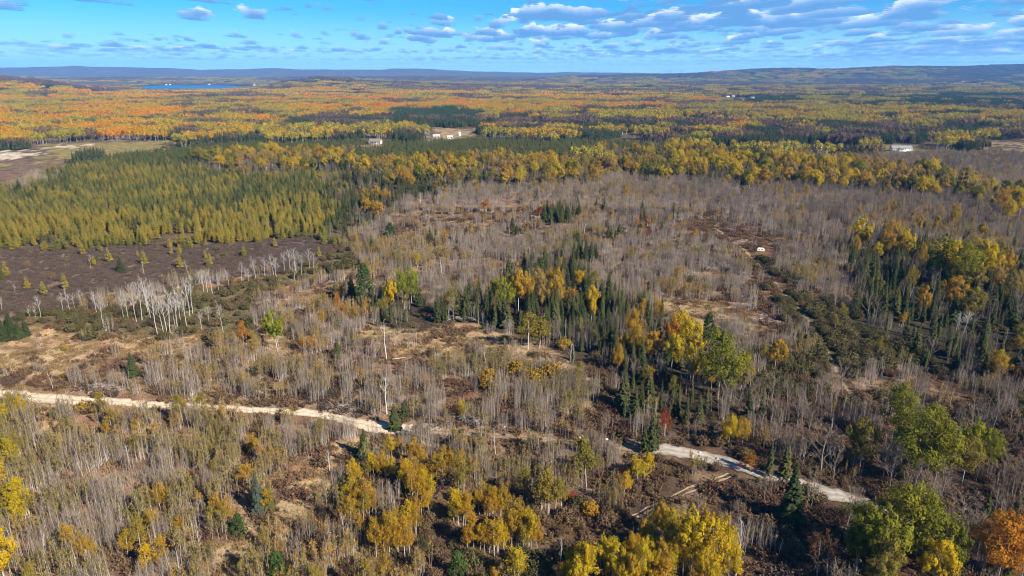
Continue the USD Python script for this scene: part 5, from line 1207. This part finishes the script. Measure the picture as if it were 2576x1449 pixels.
for px, py, h, w in [(1660, 1350, 90, 0.8), (1700, 1440, 130, 0.8), (1760, 1400, 130, 0.8), (1815, 1425, 125, 0.8), (1830, 1470, 120, 0.8), (1660, 1470, 110, 0.8), (1580, 1440, 100, 0.7), (1510, 1440, 95, 0.75), (1430, 1465, 80, 0.8), (1620, 1400, 90, 0.7), (1580, 1500, 110, 0.8), (1770, 1500, 120, 0.8)]:
    S("poplar_yellow" if px % 4 else "poplar_gold", px, py, h, None, w * 0.72)
    S("aspen_yellow", px + 17, py + 9, h * 0.8, None, 1.1)
    S("aspen_yellow" if px % 3 else "aspen_gold", px - 19, py + 4, h * 0.72, None, 1.1)
for px, py, h in [(1362, 1290, 92), (1378, 1295, 100), (1396, 1292, 88), (1412, 1280, 72), (418, 1279, 62), (362, 1382, 55), (390, 1343, 62), (452, 1346, 46), (230, 1410, 60), (322, 1404, 66), (505, 1275, 40), (545, 1300, 56), (640, 1140, 46), (655, 1160, 52), (300, 1100, 34), (270, 1100, 40), (350, 1095, 40), (390, 1100, 36)]:
    S("aspen_olive" if px > 1000 else "aspen_gold", px, py, h, None, 1.3)
for px, py, h in [(1085, 540, 26), (1082, 606, 40), (1132, 602, 18), (1290, 578, 44), (1378, 545, 46), (1390, 548, 50), (1402, 546, 48), (1414, 550, 48), (1424, 545, 40), (1500, 530, 40), (1445, 610, 38), (1456, 615, 40), (1475, 640, 46), (1488, 640, 44), (1498, 645, 40), (1462, 640, 36), (1548, 600, 28), (1530, 600, 44), (1606, 585, 30), (1615, 540, 42), (1628, 590, 22), (540, 926, 18), (942, 842, 14)]:
    S("spruce", px, py, h, None, 1.2)
for px, py, h in [(1368, 560, 52), (1384, 566, 58), (1398, 562, 56), (1412, 566, 60), (1428, 560, 52), (1376, 540, 44), (1408, 538, 46), (1440, 548, 44), (1456, 545, 38), (1476, 536, 36), (1520, 528, 40), (1444, 652, 56), (1458, 658, 60), (1472, 662, 58), (1486, 660, 54), (1500, 655, 48), (1450, 622, 46), (1536, 612, 44), (1558, 590, 36), (1612, 560, 40), (1300, 590, 30), (1440, 690, 60), (1420, 700, 62), (1456, 700, 58)]:
    S("spruce", px, py, h, None, 1.5)
S("pine", 982, 598, 38, "round green pine at the edge of the open brush", 1.0)
S("redshrub", 1565, 1195, 22, "red shrub beside the yellow aspen below the road", 1.0)
S("redshrub", 490, 1200, 22, "dark red shrub in the lower thicket", 1.0)
S("redshrub", 1440, 1262, 26, "dull red shrub near the tall green-gold aspen", 1.0)
S("goldshrub", 165, 882, 16, "small orange-gold shrub in the tan grass", 1.0)
S("goldshrub", 167, 950, 14, "small golden shrub in the brush above the sand road", 1.0)
S("goldshrub", 1485, 1296, 34, "bright yellow-green shrub among the brown shrubs", 1.0)
for px, py, h in [(215, 1035, 34), (245, 1036, 26), (1570, 880, 40), (1420, 880, 34), (1300, 945, 40), (1340, 965, 40), (1385, 950, 44), (1230, 980, 36), (1228, 966, 40)]:
    S("goldshrub", px, py, h, None, 1.0)

# ------------------------------------------------------------------ scatter
OUT_ROAD = KEEPOUT


def scatter():
    found = {}
    rng = np.random.default_rng(5)

    def put(keys, shares, x, y, clump, seed, mixed=0.25):
        """Kinds grow in stands: a plant's kind follows slow noise, with some mixing."""
        if not len(x):
            return
        s = fbm2(x, y, clump, seed, 3)
        rank = np.argsort(np.argsort(s)) / max(1, len(s))
        u = np.clip(rank + rng.normal(size=len(x)) * mixed * 0.5, 0, 0.9999)
        cut = np.cumsum(np.array(shares, float) / sum(shares))
        k = np.minimum(np.searchsorted(cut, u), len(keys) - 1)
        k = np.where(rng.random(len(x)) < mixed, np.searchsorted(cut, rng.random(len(x))).clip(0, len(keys) - 1), k)
        for i in range(len(keys)):
            m = k == i
            if m.any():
                a = found.setdefault(keys[i], [[], []])
                a[0].append(x[m])
                a[1].append(y[m])

    def points(y0, y1, per100):
        """Points at this density in the strip y0..y1 of the picture's view, with a margin at its sides."""
        hw = lambda y: 0.79 * y + 45  # noqa: E731
        area = (hw(y0) + hw(y1)) * (y1 - y0)
        n = int(area * per100 / 100)
        y = rng.uniform(y0, y1, n)
        x = rng.uniform(-1, 1, n) * hw(y1)
        m = np.abs(x) < hw(y)
        return x[m], y[m]

    # patches of forest far away
    for y0, y1, per, pre in [(640, 1100, 0.30, "near_"), (1100, 1600, 0.26, "near_"), (1600, 2500, 0.20, "near_"), (2500, 4000, 0.042, "dist_"), (4000, 6500, 0.034, "dist_"), (6500, 8600, 0.024, "dist_")]:
        x, y = points(y0, y1, per)
        c = class_of(x, y)
        for name, (g, layers) in CLASSES.items():
            for lay in layers:
                if lay[0] == "P":
                    m = c == CID[name]
                    put([pre + k for k, _ in lay[1]], [s for _, s in lay[1]], x[m], y[m], lay[2] * (1.0 if y0 < 1600 else 1.8), 41, 0.12)
    # whole plants nearer by
    for y0, y1 in [(75, 140), (140, 220), (220, 350), (350, 450), (450, 560), (560, 1000)]:
        groups = {}
        for name, (g, layers) in CLASSES.items():
            for li, lay in enumerate(layers):
                if lay[0] != "P":
                    groups.setdefault(li, []).append((name, lay))
        for li, ls in groups.items():
            top = max(l[0] for _, l in ls)
            x, y = points(y0, y1, top)
            c = class_of(x, y)
            for name, lay in ls:
                small = all(k in ("straw", "redbrush", "brownbrush", "purplebrush") for k, _ in lay[1])
                thin = lay[0] / top * ((0.8 if y0 >= 220 else 1) * (0.0 if y0 >= 450 else 1) if small else 1)
                m = (c == CID[name]) & (rng.random(len(x)) < thin)
                if lay[3] and m.any():
                    q = fbm2(x[m], y[m], lay[2], 90 + li, 3)
                    k = np.nonzero(m)[0]
                    m[k[q < np.quantile(q, lay[3])]] = False
                put([k for k, _ in lay[1]], [s for _, s in lay[1]], x[m], y[m], lay[2], 50 + li)
    return {k: (np.concatenate(a), np.concatenate(b)) for k, (a, b) in found.items()}


WIDE = {"larch": 1.3, "greenlarch": 1.25, "plantation": 1.2, "spruce": 1.2, "thinspruce": 1.25}
LOW = {"straw", "redbrush", "brownbrush", "purplebrush"}
found = scatter()
HGT = {"spruce": (5, 13.5), "thinspruce": (6, 13), "plantation": (3.8, 6.6), "larch": (4.2, 8.4), "greenlarch": (4.0, 7.6), "palebare": (9, 14), "greybare": (6, 11), "slimbare": (5.5, 8.5), "rustbare": (5, 9), "willow": (1.8, 3.4), "brownshrub": (1.5, 2.8),
       "bogshrub": (0.7, 1.5), "goldthicket": (3.6, 5.6), "thicket": (3.6, 5.8), "olivethicket": (3.6, 5.8), "greythicket": (4.4, 7.6), "straw": (0.5, 1.0), "redbrush": (0.5, 1.1), "brownbrush": (0.5, 1.1), "purplebrush": (0.5, 1.1)}
INDIVIDUAL = {"spruce": 290, "plantation": 110, "larch": 190, "aspen": 270, "poplar": 260, "bare_aspen": 260, "bare_tree": 150, "willow": 160, "brown_shrub": 130, "pine": 50}
STUFF = {"spruce_tree": ("spruce_wood", "dark spruces standing close in the belts and woods", "forest"), "plantation_conifer": ("plantation", "dense green conifer plantation behind the bog", "forest"), "larch_tree": ("larch_wood", "golden and green larches massed behind the bog", "forest"),
         "aspen_tree": ("aspen_wood", "slender leafy aspens scattered through the thickets", "forest"), "poplar_tree": ("poplar_wood", "yellow and green poplars massed beyond the thickets", "forest"), "bare_aspen": ("bare_aspen_wood", "slim leafless aspens standing among the saplings", "forest"),
         "bare_tree": ("bare_wood", "leafless grey trees among the woods", "forest"), "willow_shrub": ("willow_shrubbery", "olive willow bushes along the trail and bog edge", "shrubs"), "brown_shrub": ("brown_shrubbery", "brown shrubs under the golden aspens", "shrubs"), "bog_shrub": ("bog_shrubbery", "purple-brown leafless shrubs covering the bog", "shrubs"),
         "bare_poplar": ("pale_wood", "pale leafless poplars", "forest")}
rng = np.random.default_rng(9)
pool, masses = {}, {}
sx = np.array([s[1] for s in SINGLES])
sy = np.array([s[2] for s in SINGLES])
for key in sorted(found):
    x, y = found[key]
    keep = np.ones(len(x), bool)
    for ri, poly in enumerate(OUT_ROAD):
        p = np.asarray(poly)
        lo, hi = p.min(0) - 2, p.max(0) + 2
        k = np.nonzero((x > lo[0]) & (x < hi[0]) & (y > lo[1]) & (y < hi[1]))[0]
        if len(k):
            g = shapely.make_valid(shapely.Polygon(p)).buffer(0.35 if key in LOW else (0.5 if ri == 1 else 3.2) if key.endswith("thicket") else 1.6)
            keep[k[shapely.contains_xy(g, x[k], y[k])]] = False
    if not key.startswith(("near_", "dist_")) and key not in LOW:
        big = "poplar" in key or "spruce" in key or "larch" in key or "plantation" in key
        for i in range(len(sx)):
            keep &= np.hypot(x - sx[i], y - sy[i]) > (2.0 if big else 1.1)
            if key.endswith("thicket"):   # young growth keeps a little off the established trees
                r = 2.0 if sy[i] < 260 else 3.0
                keep &= np.hypot(x - sx[i], (y - sy[i] + 1.2 * r) / 2.2) > r
    if key.startswith(("near_", "dist_")):
        for poly in OUT_ROAD:
            p = np.asarray(poly)
            c0, r0 = p.mean(0), 16
            if c0[1] > 500:
                g = shapely.make_valid(shapely.Polygon(p)).buffer(r0 if key.startswith("near_") else 38)
                keep[shapely.contains_xy(g, x, y)] = False
        for c, poly, lo, hi in REG:
            if c in ("field", "palefield", "greenfield", "darkfield"):
                g = shapely.make_valid(shapely.Polygon(poly)).buffer(10 if key.startswith("near_") else 25)
                keep[shapely.contains_xy(g, x, y)] = False
        if key.startswith("dist_"):
            keep[shapely.contains_xy(shapely.Polygon(LAKE).buffer(45), x, y)] = False
    x, y = x[keep], y[keep]
    n = len(x)
    z = terrain(x, y)
    base = VAR[key]
    v = rng.integers(0, len(base), n)
    h0 = np.array([b[1] for b in base])[v]
    if key.startswith(("near_", "dist_")):
        s = rng.uniform(0.85, 1.15, n)
    else:
        lo, hi = HGT.get(key, (7, 15.5) if key.startswith("poplar") else (5, 9))
        s = rng.uniform(lo, hi, n) / h0
    rot = rng.uniform(0, 2 * np.pi, n)
    kind = KIND.get(key, (None,))[0]
    lst = (key, x, y, z, v, s, rot)
    (pool.setdefault(kind, []) if kind else masses.setdefault(key, [])).append(lst)


def ordinal(i):
    return ["", "second ", "third ", "fourth ", "fifth ", "sixth ", "seventh ", "eighth ", "ninth ", "tenth ", "eleventh ", "twelfth ", "thirteenth ", "fourteenth ", "fifteenth "][i] if i < 15 else None


seen = {}


def auto_label(key, hm, x, y):
    """Where a plant stands, told by the nearest thing one can find in the photograph."""
    px, py, _ = pix(x, y, 0)
    d = [math.hypot((px - a) * 1.0, (py - b) * 1.6) for _, a, b in LANDMARK]
    i = int(np.argmin(d))
    nm, a, b = LANDMARK[i]
    dx, dy = px - a, py - b
    rel = ("left of" if dx < 0 else "right of") if abs(dx) > 1.6 * abs(dy) else ("behind" if dy < 0 else "in front of")
    lo, hi = HGT.get(key, (9, 15) if key.startswith("poplar") else (5, 9))
    size = "small" if hm < lo + 0.33 * (hi - lo) else ("tall" if hm > lo + 0.67 * (hi - lo) else "mid-height")
    if "shrub" in KIND[key][0]:
        size = {"small": "low", "tall": "large", "mid-height": "mid-sized"}[size]
    d[i] += 1e6
    j = int(np.argmin(d))
    d[i] -= 1e6
    nm2, a2, b2 = LANDMARK[j]
    dx, dy = px - a2, py - b2
    rel2 = ("left of" if dx < 0 else "right of") if abs(dx) > 1.6 * abs(dy) else ("behind" if dy < 0 else "before")
    return f"{size} {KIND[key][2]} {rel} {nm}", d[i], f"{size} {KIND[key][2]} {rel} {nm} and {rel2} {nm2[4:]}"


singles_out = []
for (key, x, y, hm, wf, label, v, name, cat) in SINGLES:
    k = (len(singles_out) * 7) % len(VAR[key]) if v is None else v
    singles_out.append((key, x, y, float(terrain(np.array([x]), np.array([y]))[0]), k, hm / VAR[key][k][1], wf, float(rng.uniform(0, 6.28)), label))
for kind, lists in pool.items():
    cap = {"spruce_tree": "spruce", "plantation_conifer": "plantation", "larch_tree": "larch", "aspen_tree": "aspen", "poplar_tree": "poplar", "bare_aspen": "bare_aspen", "bare_tree": "bare_tree", "willow_shrub": "willow", "brown_shrub": "brown_shrub"}.get(kind)
    have = sum(KIND[s[0]][0] == kind for s in singles_out)
    room = max(0, INDIVIDUAL.get(cap, 0) - have)
    flat = []
    for li, (key, x, y, z, v, s, rot) in enumerate(lists):
        h = s * np.array([b[1] for b in VAR[key]])[v]
        px, py, zc = pix(x, y, z + h * 0.6)
        ok = (px > 0) & (px < 2576) & (py < 1440) & (zc > 5)
        size = np.where(ok, h / np.maximum(zc, 1), -1)
        flat += [(sz, li, i) for i, sz in enumerate(size) if sz > 0]
    flat.sort(reverse=True)
    chosen = {}
    for sz, li, i in flat[:room]:
        chosen.setdefault(li, []).append(i)
    for li, (key, x, y, z, v, s, rot) in enumerate(lists):
        m = np.ones(len(x), bool)
        for i in chosen.get(li, []):
            m[i] = False
            singles_out.append((key, float(x[i]), float(y[i]), float(z[i]), int(v[i]), float(s[i]), float(rng.uniform(0.85, 1.15)) * WIDE.get(key, 1.0), float(rot[i]), None))
        masses.setdefault(kind, []).append((key, x[m], y[m], z[m], v[m], s[m], rot[m]))

# labels: exact places first, then ordinals by nearness to the landmark
auto = {}
for i, t in enumerate(singles_out):
    if t[8] is None:
        lab, d, longer = auto_label(t[0], t[5] * VAR[t[0]][t[4]][1], t[1], t[2])
        auto.setdefault(lab, []).append((d, i, longer))
for lab in list(auto):
    if len(auto[lab]) > 8:
        for d, i, longer in auto.pop(lab):
            auto.setdefault(longer, []).append((d, i, longer))
final = {}
for lab, ls in auto.items():
    ls.sort()
    end = "" if " and " in lab else " to it"
    for r, (d, i, _) in enumerate(ls):
        if len(ls) == 1:
            final[i] = lab
        else:
            o = ordinal(r)
            final[i] = f"{lab}, {o}nearest{end}" if o is not None else f"{lab}, one of the farther ones"
for i, (key, x, y, z, v, s, wf, rot, label) in enumerate(singles_out):
    name, cat, _, group = KIND[key]
    label = label or final[i]
    if len(label.split()) > 16:
        label = label.replace(", nearest", ", closest").replace(" nearest", "").replace(", one of the farther ones", ", farther off")
    if len(label.split()) > 16:
        label = label.replace("dark green spruce", "spruce").replace("slim dark spruce", "slim spruce").replace("green-gold larch", "larch")
    if len(label.split()) > 16 and label.split()[0] in ("tall", "small", "mid-height", "low", "large", "mid-sized"):
        label = label.split(" ", 1)[1]
    q = thing(name, label, cat, (x, y, z - 0.05), math.degrees(rot), group, (s * wf, s * wf, s))
    q.GetPrim().GetReferences().AddInternalReference(VAR[key][v][0])
    q.GetPrim().SetInstanceable(True)


def instancer(name, lists, label, cat):
    keys, protos, pos, idx, sc, ori = [], [], [], [], [], []
    for key, x, y, z, v, s, rot in lists:
        if not len(x):
            continue
        b = len(keys)
        for p, _ in VAR[key]:
            keys.append(p)
        pos.append(np.column_stack([x, y, z - 0.05]))
        idx.append(v + b)
        j = rng.uniform(0.85, 1.15, len(x)) * WIDE.get(key, 1.0) if not key.startswith(("near_", "dist_")) else np.ones(len(x))
        sc.append(np.column_stack([s * j, s * j, s]))
        ori.append(np.column_stack([np.cos(rot / 2), np.zeros_like(rot), np.zeros_like(rot), np.sin(rot / 2)]))
    if not pos:
        return
    pi = UsdGeom.PointInstancer.Define(stage, f"/World/{numbered(name)}")
    for i, p in enumerate(keys):
        q = UsdGeom.Xform.Define(stage, f"{pi.GetPath()}/plants/{p.rsplit('/', 1)[1]}_{i}")
        q.GetPrim().GetReferences().AddInternalReference(p)
        pi.CreatePrototypesRel().AddTarget(q.GetPath())
    pi.CreatePositionsAttr(Vt.Vec3fArray.FromNumpy(np.vstack(pos).astype(np.float32)))
    pi.CreateProtoIndicesAttr(Vt.IntArray.FromNumpy(np.concatenate(idx).astype(np.int32)))
    pi.CreateScalesAttr(Vt.Vec3fArray.FromNumpy(np.vstack(sc).astype(np.float32)))
    o = np.vstack(ori)
    pi.CreateOrientationsAttr(Vt.QuathArray([Gf.Quath(float(a), float(b), float(c), float(d)) for a, b, c, d in o]))
    tag(pi, label, cat, kind="stuff")
    print(name, len(o))


G = {"forest_far": [], "sapling_thicket": [], "grass": [], "brush": []}
for key in list(masses):
    if key.startswith(("near_", "dist_")):
        G["forest_far"] += masses.pop(key)
    elif key.endswith("thicket"):
        G["sapling_thicket"] += masses.pop(key)
    elif key == "straw":
        G["grass"] += masses.pop(key)
    elif key in LOW:
        G["brush"] += masses.pop(key)
instancer("far_forest", G["forest_far"], "autumn forest of gold, orange, brown and dark green crowns reaching to the hills", "forest")
instancer("sapling_thicket", G["sapling_thicket"], "dense thicket of young leafless aspens with few leaves", "thicket")
instancer("grass", G["grass"], "dry straw-coloured grass", "grass")
instancer("undergrowth", G["brush"], "low red-brown and brown brush between the saplings", "undergrowth")
for kind, lists in masses.items():
    n, lab, cat = STUFF.get(kind, (kind, "plants of one kind", "plants"))
    instancer(n, lists, lab, cat)
print("singles", len(singles_out))

# ------------------------------------------------------------------ the air
HAZE = True
if HAZE:
    hz = trimesh.creation.box((40000, 18000, 420))
    hz.apply_translation((0, 18000 / 2 - 800, 420 / 2 - 40))
    m = usdkit.material(stage, "/World/Looks/haze", {"v": ("principled_volume", {"color": (0.12, 0.46, 1.0), "density": 0.000047, "anisotropy": 0.0})}, volume="v.volume")
    tag(usdkit.mesh(stage, "/World/haze", hz, m), "thin blue haze in the air", "haze", kind="stuff")
